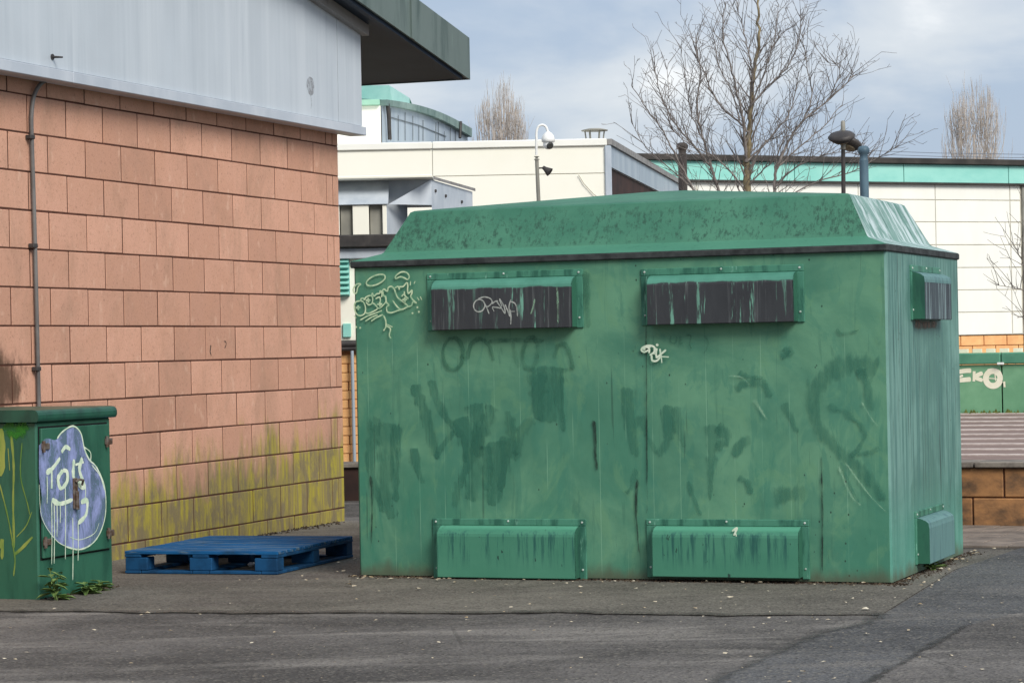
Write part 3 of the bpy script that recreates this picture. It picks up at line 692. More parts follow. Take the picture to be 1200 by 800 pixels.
# --- tags and brushed-out marks on the front sheet
FR = Face2D(C0, CA, (0, 0, 0), (1, 0, 0), (0, -1, 0))
Z7 = zoomed(410, 400, 3.6375); Z8 = zoomed(730, 400, 3.6375)
def mark(name, mt, parent, face, pts, wd, tp=0.2, jit=0.0):
    mb = MB(); face.stroke(mb, pts, wd, tp, jit=jit); return mb.build(name, mt, parent)
for pts, wd, tp in [
    (Z7((120, 320), (95, 430), (90, 560), (150, 740)), .075, .5), (Z7((150, 340), (165, 480), (150, 640), (190, 760)), .13, .55),
    (Z7((205, 350), (190, 520), (195, 690)), .08, .6), (Z7((275, 180), (310, 270), (345, 380), (365, 500)), .075, .3),
    (Z7((365, 500), (405, 430), (450, 380)), .04, .2), (Z7((345, 160), (375, 260), (430, 350), (490, 420), (490, 520)), .05, .3),
    (Z7((470, 320), (510, 420), (530, 540), (520, 690)), .13, .35), (Z7((530, 260), (545, 350), (540, 500)), .10, .3),
    (Z7((610, 270), (580, 360), (530, 470), (470, 610), (440, 710)), .075, .45), (Z7((620, 420), (640, 520), (620, 620), (600, 700)), .14, .6),
    (Z7((660, 400), (665, 520), (640, 640)), .07, .5), (Z7((580, 440), (590, 540), (580, 640)), .08, .5),
    (Z7((270, 450), (285, 520), (315, 610)), .07, .5), (Z7((670, 290), (690, 380), (705, 490), (740, 380), (790, 330)), .055, .0),
    (Z7((845, 100), (845, 220), (840, 350)), .20, .25), (Z7((800, 130), (800, 240), (810, 340)), .12, .5), (Z7((885, 100), (895, 230), (910, 390)), .07, .5),
    (Z7((765, 190), (790, 200)), .05, .2), (Z7((770, 490), (790, 590)), .05, .6), (Z7((720, 610), (725, 680)), .09, .1),
    (Z8((25, 190), (30, 330), (60, 500)), .10, .7), (Z8((70, 310), (105, 400), (145, 480)), .05, .6), (Z8((195, 265), (195, 350), (190, 420), (150, 490)), .075, .4),
    (Z8((160, 290), (140, 350)), .03, .3), (Z8((230, 270), (240, 370), (265, 455)), .06, .5), (Z8((60, 540), (35, 620), (15, 650)), .05, .6),
    (Z8((390, 350), (385, 460), (375, 560), (372, 680)), .085, .8), (Z8((400, 360), (440, 390), (440, 430), (390, 450)), .06, .3), (Z8((435, 290), (430, 320)), .08, .0),
    (Z8((470, 490), (500, 440), (545, 410)), .05, .3), (Z8((490, 135), (540, 150), (600, 155)), .03, .2), (Z8((480, 210), (520, 180), (600, 180), (630, 240)), .05, .3),
    (Z8((685, 260), (715, 320), (745, 390)), .05, .6), (Z8((490, 580), (530, 600), (545, 650)), .045, .4), (Z8((280, 590), (300, 660), (335, 740)), .03, .5),
    (Z8((1090, 120), (1010, 100), (930, 105), (860, 150), (815, 230), (820, 330), (870, 410), (940, 480), (1030, 560), (1120, 680)), .105, .5),
    (Z8((1010, 110), (1045, 200), (1065, 300)), .07, .5), (Z8((870, 270), (960, 310), (1030, 380), (1010, 450), (970, 490)), .035, .3),
    (Z8((915, 380), (930, 470)), .05, .6), (Z8((1095, 450), (1060, 470), (1000, 480)), .035, .4), (Z8((645, 660), (700, 650), (780, 640)), .09, .2),
    (Z8((935, 230), (938, 240)), .075, .0), (Z8((1005, 235), (1008, 242)), .06, .0),
    (Z8((930, 510), (960, 590), (1010, 690)), .02, .6), (Z8((680, 30), (720, 45), (670, 65)), .05, .2)]:
    mark('brushed_paint', M['brush'], box, FR, pts, wd * 1.3, tp, 0.6)
Z5 = zoomed(400, 280, 3.3333)
def ell(cx, cy, rx, ry, a=0.0, t0=0, t1=6.6, n=12):
    return [(cx + rx * math.cos(t) * math.cos(a) - ry * math.sin(t) * math.sin(a), cy + rx * math.cos(t) * math.sin(a) + ry * math.sin(t) * math.cos(a)) for t in [t0 + (t1 - t0) * i / n for i in range(n + 1)]]
for pts in (ell(438, 448, 40, 62), [(490, 470), (510, 410), (545, 390), (580, 420), (600, 480)], [(570, 400), (680, 395), (800, 398)], [(670, 395), (685, 470), (700, 500)],
            ell(740, 445, 30, 62, 0.1), [(830, 470), (850, 415), (880, 415), (900, 470), (905, 510)], [(490, 395), (485, 440)]):
    mark('ghost_tag_and_smear', M['brush_thin'], box, FR, Z5(*pts), .034, .1, .3)
Z6 = zoomed(720, 280, 3.3333)
for pts in ([(225, 375), (220, 400), (240, 405), (245, 380)], [(262, 378), (258, 405), (270, 408)], [(280, 376), (300, 378), (296, 410), (304, 430)], [(352, 375), (368, 410), (350, 450)], [(376, 410), (378, 440)],
            [(880, 300), (920, 250)], [(900, 310), (915, 285)], [(870, 350), (890, 370), (960, 355)]):
    mark('ghost_tag_and_smear', M['brush_thin'], box, FR, Z6(*pts), .018, .2)
for pts in ([(958, 120), (962, 250), (965, 350)],): mark('ghost_tag_and_smear', M['brush_thin'], box, FR, Z5(*pts), .06, .3)  # darker vertical smear just right of the upper left hatch
for pts, wd in [([(697, 491), (698, 520), (700, 552)], .022), ([(757, 318), (758, 420), (759, 600)], .008), ([(722, 520), (722, 545)], .014), ([(435, 556), (437, 585), (436, 640)], .016), ([(700, 552), (705, 572)], .008),
                ([(748, 560), (746, 600), (750, 650)], .014), ([(758, 500), (759, 605)], .012), ([(963, 532), (964, 600), (964, 672)], .012), ([(971, 560), (971, 660)], .010), ([(745, 405), (745, 418)], .012), ([(730, 325), (731, 345)], .008),
                ([(984, 335), (984, 342)], .008), ([(435, 640), (436, 675)], .006), ([(645, 445), (646, 465)], .008), ([(722, 590), (724, 675)], .006), ([(1026, 668), (1026, 682)], .01)]:
    mark('dark_dribble', M['drip_black'], box, FR, pts, wd * 1.4, .4, .5)
for pts, wd in [([(983, 545), (998, 580), (1010, 592)], .014), ([(990, 540), (1020, 580), (1040, 600)], .010), ([(884, 468), (892, 480), (900, 492)], .022), ([(880, 460), (886, 466)], .016), ([(950, 515), (985, 545)], .008),
                ([(1010, 470), (1022, 490), (1030, 500)], .010), ([(960, 640), (990, 650)], .006), ([(855, 440), (870, 442), (880, 452)], .01), ([(617, 449), (620, 446)], .016), ([(463, 418), (465, 420)], .008), ([(944, 530), (947, 545)], .008)]:
    mark('pale_scratch', M['scuff'], box, FR, pts, wd * 1.2, .5, .4)

SDF = Face2D(C0, CA, (CW, 0, 0), (0, 1, 0), (1, 0, 0))
rs = MB(); SDF.stroke(rs, [(1071, 380), (1084, 380.5), (1098, 380)], .06, .1, jit=.4); rs.build('rust_stain', faded('rust_brown_stain', lin(130, 104, 84), .34, .6, .8, 20, 8), box)
# outline tag, upper left corner
ZT = zoomed(400, 300, 8.0)
tg = MB(); W_ = .0085
for pts in (ell(332, 225, 95, 42, -0.40), [(515, 215), (520, 185), (570, 150), (620, 155), (645, 190), (630, 220), (600, 205), (560, 195), (515, 215)], [(190, 260), (150, 265), (120, 310), (130, 345), (150, 345), (165, 290), (195, 262)],
            [(190, 420), (145, 430), (130, 480), (150, 540), (190, 558), (228, 535), (235, 480), (215, 430), (190, 420)],
            [(190, 420), (195, 400), (215, 395), (225, 410), (240, 385), (280, 370), (300, 385), (302, 420), (290, 450), (262, 455), (240, 430)],
            [(235, 530), (270, 535), (340, 500), (345, 480), (320, 450), (300, 440)], [(295, 370), (300, 350), (315, 375), (340, 355), (365, 350), (375, 325), (390, 350), (385, 385)],
            [(370, 345), (395, 330), (405, 370), (425, 380), (425, 430), (390, 470), (365, 490), (345, 480)], [(385, 385), (395, 365), (420, 380), (430, 420), (440, 450)],
            [(390, 330), (410, 310), (440, 330), (450, 295), (480, 285), (505, 310), (520, 350), (540, 390), (590, 430), (630, 465), (620, 480), (570, 500), (530, 470), (490, 415)],
            [(430, 430), (455, 460), (435, 475), (440, 520), (480, 530), (540, 510), (570, 500)], [(510, 300), (540, 285), (555, 315), (550, 290), (590, 285), (620, 250), (632, 270), (630, 320), (640, 350), (670, 320), (670, 350), (660, 380), (690, 420), (715, 440), (680, 430), (665, 465), (620, 475)],
            [(600, 330), (605, 370), (640, 400)], [(575, 380), (590, 360), (605, 365)], [(330, 400), (370, 385), (375, 440)],
            [(185, 600), (260, 560), (340, 530), (390, 510)], [(235, 610), (290, 575), (350, 550)], [(290, 610), (340, 575), (400, 548)], [(130, 560), (150, 580)],
            [(405, 555), (425, 600), (428, 660), (405, 700)], [(432, 655), (470, 680), (460, 740), (475, 770)], [(440, 640), (490, 665)],
            [(655, 275), (660, 235)], [(692, 260), (702, 235)], [(720, 385), (740, 415)], [(750, 380), (765, 410)]):
    FR.stroke(tg, ZT(*pts), W_, .1)
for cx_, cy_, s_ in ((168, 485, 22), (262, 415, 22), (370, 452, 24), (605, 410, 22)):
    FR.stroke(tg, ZT((cx_ - s_, cy_), (cx_ + s_, cy_ - 3)), .017); FR.stroke(tg, ZT((cx_, cy_ - s_), (cx_ + 3, cy_ + s_)), .017)
for q in ((150, 665), (188, 672), (678, 535), (724, 480), (738, 522)): FR.dot(tg, *ZT(q)[0], .006)
tg.build('outline_graffiti', M['cream_pen'], box)

# small white tag in the middle
ZE = zoomed(740, 380, 13.333)
te = MB()
for pts in ([(235, 385), (200, 385), (230, 355), (290, 355), (310, 330), (250, 335), (180, 370), (175, 410), (220, 430), (280, 400)], [(270, 350), (295, 390), (290, 450)], [(290, 330), (350, 340), (385, 380), (360, 440), (300, 480)], [(370, 370), (370, 470)],
            [(410, 370), (400, 450), (410, 530)], [(330, 480), (340, 560), (400, 570), (450, 530), (470, 470), (460, 380)], [(555, 395), (480, 460), (410, 520)], [(480, 480), (490, 600)], [(470, 500), (600, 508)]):
    FR.stroke(te, ZE(*pts), .0115, .15)
FR.dot(te, *ZE((418, 320))[0], .008); te.build('white_tag', M['white_spray'], box)
# tag on the black hood
HF = Face2D(C0, CA, (0, -.082, 0), (1, 0, 0), (0, -1, 0)); ZO = zoomed(480, 310, 8.571)
to = MB()
for pts in (ell(700, 412, 56, 62, 0.3), [(690, 345), (750, 325), (810, 340), (830, 380), (790, 420), (760, 420)], [(735, 360), (770, 420), (800, 495)], [(830, 395), (860, 370), (890, 365)], [(830, 430), (850, 470)], [(830, 425), (880, 430), (920, 440)], [(870, 360), (920, 430), (960, 490), (950, 420), (905, 345), (930, 420)],
            [(960, 400), (985, 460), (1010, 520), (1000, 420), (1020, 350)], [(1010, 370), (1060, 390), (1080, 450), (1085, 520)], [(1010, 450), (1020, 520), (1017, 600)], [(1010, 470), (1060, 470)]):
    HF.stroke(to, ZO(*pts), .0075, .1)
ZO2 = zoomed(580, 310, 8.571)
to.build('pale_tag', M['grey_pen'], box)
for pts in ([(400, 340), (385, 430), (360, 500)], [(625, 210), (632, 370), (635, 600)], [(615, 480), (650, 600)]): mark('pale_scratch', M['scuff'], box, HF, ZO2(*pts), .014, .3, .4)
lf = Face2D(C0, CA, (0, -.082, 0), (1, 0, 0), (0, -1, 0))
sx = MB()
for pts in ([(858, 622), (864, 618), (860, 627)], [(861, 619), (863, 628)]): lf.stroke(sx, pts, .01)
sx.build('white_scrape', M['white_spray'], box)

# ================================================================== UTILITY CABINET
KA = -0.368
kc = G(46, 703); cab = thing('utility_cabinet', 'dark green street cabinet at far left, violet bubble graffiti on its door', 'cabinet', (kc.x, kc.y, 0), KA)
# local: the door face is the plane x=0 running along +y; the street face is y=0 running along -x
KL, KD, KH = 0.765, 0.62, 0.93
k_ = MB(); k_.bbox(-KD, 0, 0, KL, -0.05, KH, .008); k_.build('body', M['cabinet'], cab)
k_ = MB(); k_.prism([(-KD - .02, KH), (.020, KH), (.027, KH + .006), (.031, KH + .018), (.031, KH + .036), (.026, KH + .050), (.014, KH + .060), (-.01, KH + .064), (-KD - .01, KH + .064), (-KD - .02, KH + .05)], 'y', -.026, KL + .026); k_.build('lid', M['cab_lid'], cab)
DF = Face2D((kc.x, kc.y, 0), KA, (0.018, 0, 0), (0, 1, 0), (1, 0, 0))
d0 = DF.uv(42.5, 0)[0]
for y0, y1 in ((.026, .338), (.345, .722)):
    dd = MB(); dd.bbox(.0005, .018, y0, y1, .215, .895, .004); dd.build('door', M['cabinet'], cab)
MB().box(-.002, .0012, .018, .730, .205, .905).build('door_gap_shade', M['gap_shade'], cab)  # black sheet behind the doors, the shade of their gaps as colour
pr = None
for yy, zz, dirn in ((.052, .80, 1), (.052, .30, 1), (.705, .80, -1), (.705, .30, -1)):
    if pr is None:
        mb = MB(); mb.bbox(0, .012, -.036, .036, -.017, .017, .003); mb.tube([(.012, -.026, -.03), (.012, -.026, .03)], .009, 8); pr = o = mb.build('hinge', M['hinge'], cab)
    else: o = link_copy(pr, cab)
    o.location = (.018, yy, zz)
hl = MB(); hl.bbox(.018, .03, .322, .365, .455, .62, .004); hl.bbox(.03, .045, .328, .352, .45, .55, .004); hl.tube([(.036, .33, .60), (.05, .345, .612), (.05, .385, .605), (.036, .395, .58)], .007, 6); hl.build('lock', M['hinge'], cab)
ZK = zoomed(0, 460, 3.08)
vi = MB(); DF.lift = .0022
DF.fill(vi, ZK((140, 190), (165, 165), (200, 170), (225, 145), (262, 125), (290, 150), (305, 205), (325, 240), (350, 275), (375, 340), (378, 420), (365, 490), (335, 540), (285, 562), (235, 555), (180, 510), (145, 440), (150, 380), (140, 300)))
vi.build('violet_graffiti', faded('violet_spray', lin(152, 163, 212), .40, .66, 1.0, 10, 5), cab)
wt = MB()
for pts, wd in (([(205, 165), (225, 140), (262, 120), (290, 145), (303, 200), (320, 240), (348, 270), (376, 340), (380, 430), (362, 500), (330, 545), (285, 565), (238, 555)], .016), ([(140, 330), (150, 450), (200, 530), (240, 555)], .008), ([(300, 195), (325, 215), (325, 250)], .014), ([(330, 260), (360, 300), (375, 350)], .012),
                ([(165, 290), (190, 270), (215, 235)], .02), ([(185, 275), (185, 345)], .022), ([(225, 280), (208, 310), (218, 345), (240, 320), (240, 285), (225, 280)], .02), ([(220, 215), (235, 195), (252, 205)], .018),
                ([(265, 240), (265, 310), (300, 320)], .022), ([(295, 235), (285, 280), (305, 340), (280, 330)], .022), ([(270, 260), (300, 250)], .018),
                ([(185, 385), (215, 400), (260, 385)], .02), ([(290, 395), (312, 390), (308, 440), (280, 470)], .02), ([(250, 520), (285, 530), (330, 515)], .007), ([(305, 525), (340, 505), (355, 470)], .007)):
    DF.stroke(wt, ZK(*pts), wd * (1.35 if wd > .0165 else .6), .15, jit=.5)
for x, y0, y1 in ((184, 390, 618), (193, 400, 615), (203, 395, 520), (233, 340, 600), (260, 450, 675), (279, 470, 605), (167, 300, 400), (214, 400, 470), (305, 330, 380)):
    DF.stroke(wt, ZK((x, y0), (x + 1, (y0 + y1) / 2), (x, y1)), .009, .3)
wt.build('white_graffiti', M['white_spray'], cab)
SF = Face2D((kc.x, kc.y, 0), KA, (0, 0, 0), (1, 0, 0), (0, -1, 0))
ys = MB()
for pts, wd in (([(40, 140), (50, 260), (48, 400), (52, 560)], .02), ([(80, 180), (75, 300), (100, 400), (108, 440)], .010), ([(115, 430), (95, 480), (60, 520)], .010), ([(118, 520), (70, 570), (55, 580), (90, 550)], .022), ([(45, 540), (55, 600), (50, 660)], .012), ([(0, 130), (8, 200), (0, 300)], .07), ([(0, 330), (30, 450), (50, 560)], .012), ([(0, 560), (10, 530), (8, 600)], .03), ([(30, 200), (36, 280)], .012)):
    SF.stroke(ys, ZK(*pts), wd * .75, .3, jit=.6)
ys.build('yellow_graffiti', M['yellow_spray'], cab)
ls = MB(); SF.stroke(ls, ZK((20, 110), (60, 140), (100, 110)), .10, .1, jit=.5); SF.stroke(ls, ZK((60, 90), (95, 130)), .07, .1, jit=.4)
ls.build('green_spray', faded('green_spray_mist', lin(52, 124, 40), .3, .6, .85, 14, 14), cab)

# ================================================================== PALLET
PA = R(-17.5); PO = Vector((-2.27, 14.955, 0)); PW, PD = 0.955, 1.20
pal = thing('wooden_pallet', 'low blue painted wooden pallet lying between the cabinet and the container', 'pallet', PO, PA)
rp = random.Random(5)
for xx in (0, PW / 2 - .05, PW - .1):
    MB().bbox(xx, xx + .1, 0, PD, .006, .024, .003).build('bottom_board', M['blue_wood_dk'], pal)
for yy in (0.0, PD - .1):
    for xa, xb in ((.103, PW / 2 - .053), (PW / 2 + .053, PW - .103)): MB().bbox(xa, xb, yy + .002, yy + .098, .006, .023, .003).build('bottom_board', M['blue_wood_dk'], pal)
for xx in (0.002, PW / 2 - .07, PW - .142):
    for yy in (0.003, PD / 2 - .05, PD - .103): MB().bbox(xx, xx + .14, yy, yy + .1, .0245, .098, .004).build('block', M['blue_wood_dk'], pal)
for xx in (0, PW / 2 - .05, PW - .1): MB().bbox(xx, xx + .1, 0.001, PD - .001, .0985, .117, .003).build('stringer_board', M['blue_wood_dk'], pal)
y = 0.0
for i in range(9):
    wd = .115; gap = (PD - 9 * wd) / 8
    MB().bbox(rp.uniform(-.004, .003), PW + rp.uniform(-.003, .004), y, y + wd, .1175, .136 + rp.uniform(-.001, .001), .003).build('deck_board', M['blue_wood'], pal); y += wd + gap
def paper(name, loc, s, label):
    mb = MB(); bm = bmesh.new(); bmesh.ops.create_icosphere(bm, subdivisions=2, radius=1); r_ = random.Random(hash(name) % 99 + int(s * 1e4))
    for v in bm.verts: v.co *= r_.uniform(.6, 1.15)
    bm.verts.index_update(); mb.add([(v.co.x * s * 1.4, v.co.y * s, (v.co.z + .75) * s * .7) for v in bm.verts], [[v.index for v in f.verts] for f in bm.faces]); bm.free()
    return tag(mb.build(name, M['paper'], None, loc), label, 'litter')
q = G(308, 668); paper('crumpled_paper', (q.x, q.y + .10, .028), .030, 'larger crumpled white paper inside the front right opening of the blue pallet')
q = G(293, 670); paper('crumpled_paper', (q.x, q.y + .09, .028), .020, 'smaller scrap of white paper inside the blue pallet, left of the crumpled one')

# ================================================================== WEEDS, LITTER, SOIL
def leaf(mb, base, d, ln, wd, mi=0):
    d = Vector(d).normalized(); side = d.cross(Vector((0, 0, 1)))
    if side.length < .01: side = Vector((1, 0, 0))
    side.normalize(); nrm = side.cross(d); b0 = Vector(base)
    V = [b0, b0 + d * ln * .35 + side * wd * .5 + nrm * .1 * wd, b0 + d * ln * .75 + side * wd * .3, b0 + d * ln - Vector((0, 0, ln * .15)), b0 + d * ln * .75 - side * wd * .3, b0 + d * ln * .35 - side * wd * .5 + nrm * .1 * wd, b0 + d * ln * .45 - nrm * wd * .12]
    mb.add(V, [(0, 1, 6), (1, 2, 6), (2, 3, 6), (3, 4, 6), (4, 5, 6), (5, 0, 6)], mi)
def weed(loc, hgt, n, label, seed):
    rr = random.Random(seed); root = thing('weed', label, 'plant', loc, 0, 'weeds along the foot of cabinet and container')
    for s_ in range(max(2, n // 9)):
        dx, dy = rr.uniform(-.02, .02), rr.uniform(-.02, .02); tilt = Vector((rr.uniform(-.25, .25), rr.uniform(-.25, .1), 1)); hs = hgt * rr.uniform(.7, 1)
        MB().tube([(dx, dy, 0), Vector((dx, dy, 0)) + tilt * hs * .5, Vector((dx, dy, 0)) + tilt * hs], [.003, .0025, .0015], 5).build('stem', M['weed'], root)
        for k in range(n // max(2, n // 9)):
            t = (k + 1) / (n / max(2, n // 9)); a = k * 1.57 + rr.uniform(-.4, .4); b_ = Vector((dx, dy, 0)) + tilt * hs * t
            lb = MB(); leaf(lb, b_, (math.cos(a), math.sin(a), rr.uniform(-.5, .35)), (.100 - .045 * t) * rr.uniform(.8, 1.25), (.056 - .024 * t)); lb.build('leaf', M['weed'], root)
q = G(62, 703); weed((q.x + .03, q.y - .02, .004), .17, 30, 'tallest weed, nettle-like, at the left foot of the cabinet door', 1)
q = G(97, 697); weed((q.x, q.y, .004), .055, 22, 'low leafy weed in the middle of the cabinet foot', 2)
q = G(118, 692); weed((q.x, q.y, .004), .055, 22, 'low leafy weed at the right end of the cabinet foot', 3)

q = G(1087, 668); weed((q.x, q.y, .004), .05, 18, 'small straggly weed at the foot of the container end, by its lower hatch', 4)
rl = random.Random(11); lt = MB(); dt = MB()
def flake(mb, x, y, s, z=.012):
    a = rl.uniform(0, 6.28); n = rl.choice((4, 5)); V = []
    for i in range(n):
        t = a + 6.283 * i / n; V.append((x + math.cos(t) * s * rl.uniform(.5, 1.3), y + math.sin(t) * s * rl.uniform(.4, 1.0), z + rl.uniform(0, s * .5)))
    mb.add(V + [(x, y, z + s * .5)], [(i, (i + 1) % n, n) for i in range(n)])
def crumb(mb, x, y, s):
    V = [(x + rl.uniform(-s, s), y + rl.uniform(-s, s), .004) for _ in range(3)] + [(x, y, .004 + s * rl.uniform(.4, .9))]
    mb.add(V, [(0, 1, 3), (1, 2, 3), (2, 0, 3)])
cu = Vector((math.cos(CA), math.sin(CA), 0)); cv = Vector((-math.sin(CA), math.cos(CA), 0))
for i in range(1500):
    t = rl.uniform(-.05, CW + .1); d = -abs(rl.gauss(0, .045)) + .01; p_ = C0 + cu * t + cv * d; crumb(dt, p_.x, p_.y, rl.uniform(.004, .016))
for i in range(700):
    t = rl.uniform(-.1, CD + .2); d = abs(rl.gauss(0, .045)) - .01; p_ = C0 + cu * (CW + d) + cv * t; crumb(dt, p_.x, p_.y, rl.uniform(.004, .012))
for i in range(500):
    t = rl.uniform(.2, 3.4); p_ = W0 - Vector((math.cos(BR), math.sin(BR), 0)) * t + Vector((math.sin(BR), -math.cos(BR), 0)) * abs(rl.gauss(0, .06)); crumb(dt, p_.x, p_.y, rl.uniform(.005, .02))
for i in range(260):
    p_ = kc + Vector((math.cos(KA), math.sin(KA), 0)) * abs(rl.gauss(0, .03)) + Vector((-math.sin(KA), math.cos(KA), 0)) * rl.uniform(0, KL); crumb(dt, p_.x, p_.y, rl.uniform(.004, .012))
tag(dt.build('soil_crumbs', M['dirt']), 'dark soil and crumbs gathered along the foot of container, wall and cabinet', 'soil', kind='stuff')
for i in range(60):
    t = rl.uniform(-.6, CW + .3); d = -abs(rl.gauss(0, .45)) - .02; p_ = C0 + cu * t + cv * d; flake(lt, p_.x, p_.y, rl.choice((.007, .009, .012, .016)))
for i in range(20):
    t = rl.uniform(-.1, CD + .4); d = abs(rl.gauss(0, .12)); p_ = C0 + cu * (CW + d) + cv * t; flake(lt, p_.x, p_.y, rl.uniform(.006, .018))
for i in range(14):
    p_ = G(rl.uniform(395, 436), rl.uniform(655, 690)); flake(lt, p_.x, p_.y, rl.uniform(.008, .024))
for i in range(210): flake(lt, rl.uniform(-2.6, 2.6), rl.uniform(9.3, 13.2), rl.choice((.004, .006, .008, .011)))
for px, py, s_ in ((173, 721, .02), (199, 742, .014), (458, 681, .018), (12, 739, .012), (1079, 711, .018), (1018, 746, .008), (681, 774, .01), (1015, 716, .02)):
    p_ = G(px, py); flake(lt, p_.x, p_.y, s_)
tag(lt.build('leaf_litter', M['leaf_litter']), 'pale dry leaf scraps scattered over the tarmac', 'litter', kind='stuff')

# ================================================================== SANDSTONE PLANTER AND DECK (right)
QA = -0.40
q0 = G(1165, 618.5); plw = thing('planter_wall', 'low orange sandstone retaining wall with grey coping right of the container', 'wall', (q0.x, q0.y, 0), QA)
PWL, PWR = -3.0, 7.0
MB().box(PWL, PWR, .012, .35, -.05, .402).build('core', M['mortar'], plw)
pr = None
def hx(px): 
    n_ = Vector((math.sin(QA), -math.cos(QA), 0)); hh = hit(px, 600, Vector((q0.x, q0.y, 0)), n_); return (hh - q0).dot(Vector((math.cos(QA), math.sin(QA), 0)))
for z0, z1, jp in ((.0, .203, 1140), (.203, .402, 1177)):
    x = hx(jp)
    while x > PWL: x -= .47
    while x < PWR - .47:
        o = None
        if (round(z1 - z0, 3)) == .203 and pr: o = link_copy(pr, plw)
        else:
            mb = MB(); mb.bbox(.005, .465, 0, .05, .004, z1 - z0 - .004, .006); o = mb.build('stone', M['sandstone'], plw)
            if round(z1 - z0, 3) == .203: pr = o
        o.location = (x, rp.uniform(-.004, .003), z0); x += .47
x = hx(1143)
while x > PWL: x -= 1.1
while x < PWR - 1.1:
    mb = MB(); mb.bbox(x + .006, x + 1.094, -.03, .30, .404, .443, .006); mb.build('coping', M['coping'], plw); x += 1.1
# sloping boarded terrace behind the coping
def dz(yy): return .436 + (yy - .30) * .034
terr = thing('deck_terrace', 'reddish brown boarded terrace with pale grip strips above the sandstone wall', 'deck', (q0.x, q0.y, 0), QA)
yy = .302
while yy < 5.2:
    mb = MB(); z = dz(yy); mb.prism([(yy, z - .04), (yy + .40, z - .04), (yy + .40, z + .0145), (yy, z)], 'x', PWL, PWR); mb.build('deck_board', M['deck'], terr)
    mb = MB(); z2 = dz(yy + .40); mb.prism([(yy + .402, z2 - .04), (yy + .498, z2 - .04), (yy + .498, z2 + .012), (yy + .402, z2 + .008)], 'x', PWL, PWR); mb.build('grip_strip', M['deck_strip'], terr); yy += .5
MB().box(PWL, PWR, .36, 5.3, -.05, .395).build('base', M['mortar'], terr)
# low green hoarding with a big pale tag
gy = 5.35
gw = thing('green_hoarding', 'low pale green panel wall with big cream graffiti behind the terrace', 'wall', (q0.x, q0.y, 0), QA)
GF = Face2D((q0.x, q0.y, 0), QA, (0, gy, 0), (1, 0, 0), (0, -1, 0))
gz0 = GF.uv(1165, 491)[1]; gz1 = GF.uv(1165, 427)[1]; gz2 = GF.uv(1165, 413)[1]; gxj = GF.uv(1174, 450)[0]
PWp = .98; x = gxj - PWp * 4
while x < 6:
    MB().bbox(x + .006, x + PWp - .006, gy, gy + .05, gz0 - .05, gz1, .004).build('panel', M['wall_green'], gw)
    MB().bbox(x + .003, x + PWp - .003, gy - .03, gy + .09, gz1 + .004, gz2, .01).build('cap', M['wall_green_cap'], gw); x += PWp
dn = MB(); xx = gxj - 3.5
while xx < 5.5: dn.box(xx, xx + .075, gy + .03, gy + .08, gz2 + .001, gz2 + .035); xx += .12
tag(dn.build('cap_dashes', M['cream_spray'], gw), kind='stuff')
MB().bbox(gxj - .03, gxj + .03, gy - .045, gy - .031, gz1 - .002, gz1 + .018, .003).build('clip', M['white_metal'], gw)
MB().box(gxj - PWp * 4, 6, gy + .051, gy + .3, -.05, gz1 - .01).build('backing', M['mortar'], gw)
ek = MB(); ZG = zoomed(1100, 380, 6.667)
for pts, wd in (([(255, 360), (205, 362), (150, 372)], .035), ([(190, 398), (160, 410)], .028), ([(252, 428), (205, 432), (150, 438)], .035), ([(278, 365), (275, 445)], .035), ([(345, 378), (285, 410), (345, 438)], .032), (ell(425, 422, 56, 58, 0, 0.2, 6.6), .045), ([(380, 365), (430, 358), (470, 372), (480, 395)], .03), ([(512, 445), (516, 490)], .026), ([(440, 380), (445, 440)], .014), ([(390, 420), (460, 425)], .012)):
    GF.stroke(ek, ZG(*pts), wd * 1.2, .1)
ek.build('graffiti', M['cream_spray'], gw)
ms = MB(); rm = random.Random(4)
for i in range(420):
    x = rm.uniform(-2, 4.5); ysd = gy - abs(rm.gauss(0, .05)); s_ = rm.uniform(.006, .03); zb_ = dz(ysd)
    ms.add([(x - s_, ysd, zb_ - .01), (x + s_, ysd - s_ * .4, zb_ - .01), (x + s_ * .3, ysd + s_ * .5, zb_ - .01), (x, ysd, zb_ + s_ * 1.5)], [(0, 1, 3), (1, 2, 3), (2, 0, 3)])
mo = ms.build('moss', M['moss'], None, (q0.x, q0.y, 0)); mo.rotation_euler = (0, 0, QA)
tag(mo, 'thin green moss along the foot of the green hoarding', 'moss', kind='stuff')
# paving between the tarmac and the sandstone wall
pv = bpy.data.objects.new('paving', None); COL.objects.link(pv); pv.location = (q0.x, q0.y, 0); pv.rotation_euler = (0, 0, QA); tag(pv, kind='structure')
MB().box(-1.6, 4.2, -1.75, -.002, -.05, .006).build('bed', M['joint'], pv)
prs = None; n_p = 0
for r_ in range(7):
    x = -1.55 + (r_ % 2) * .2
    while x < 3.9 and n_p < 260:
        if prs is None:
            mb = MB(); mb.bbox(.004, .396, .004, .236, 0, .018, .003); prs = o = mb.build('paver', M['paver'], pv)
        else: o = link_copy(prs, pv)
        o.location = (x, -.245 - r_ * .24, rp.uniform(-.002, .002)); x += .4; n_p += 1

# low dark wall seen in the gap on the left
ql = G(412, 586.5); lw = thing('planter_wall', 'low dark brown wall with pale coping in the gap left of the container', 'wall', (ql.x, ql.y, 0), -.1)
zt_ = P(412, 548, ql.y).z
for i in range(5): MB().bbox(-1.4 + i * .56 + .004, -1.4 + (i + 1) * .56 - .004, 0, .3, -.02, zt_, .006).build('stone', M['brown_dark'], lw)
for i in range(3): MB().bbox(-1.4 + i * .94 + .004, -1.4 + (i + 1) * .94 - .004, -.03, .33, zt_ + .002, zt_ + .04, .006).build('coping', M['coping'], lw)

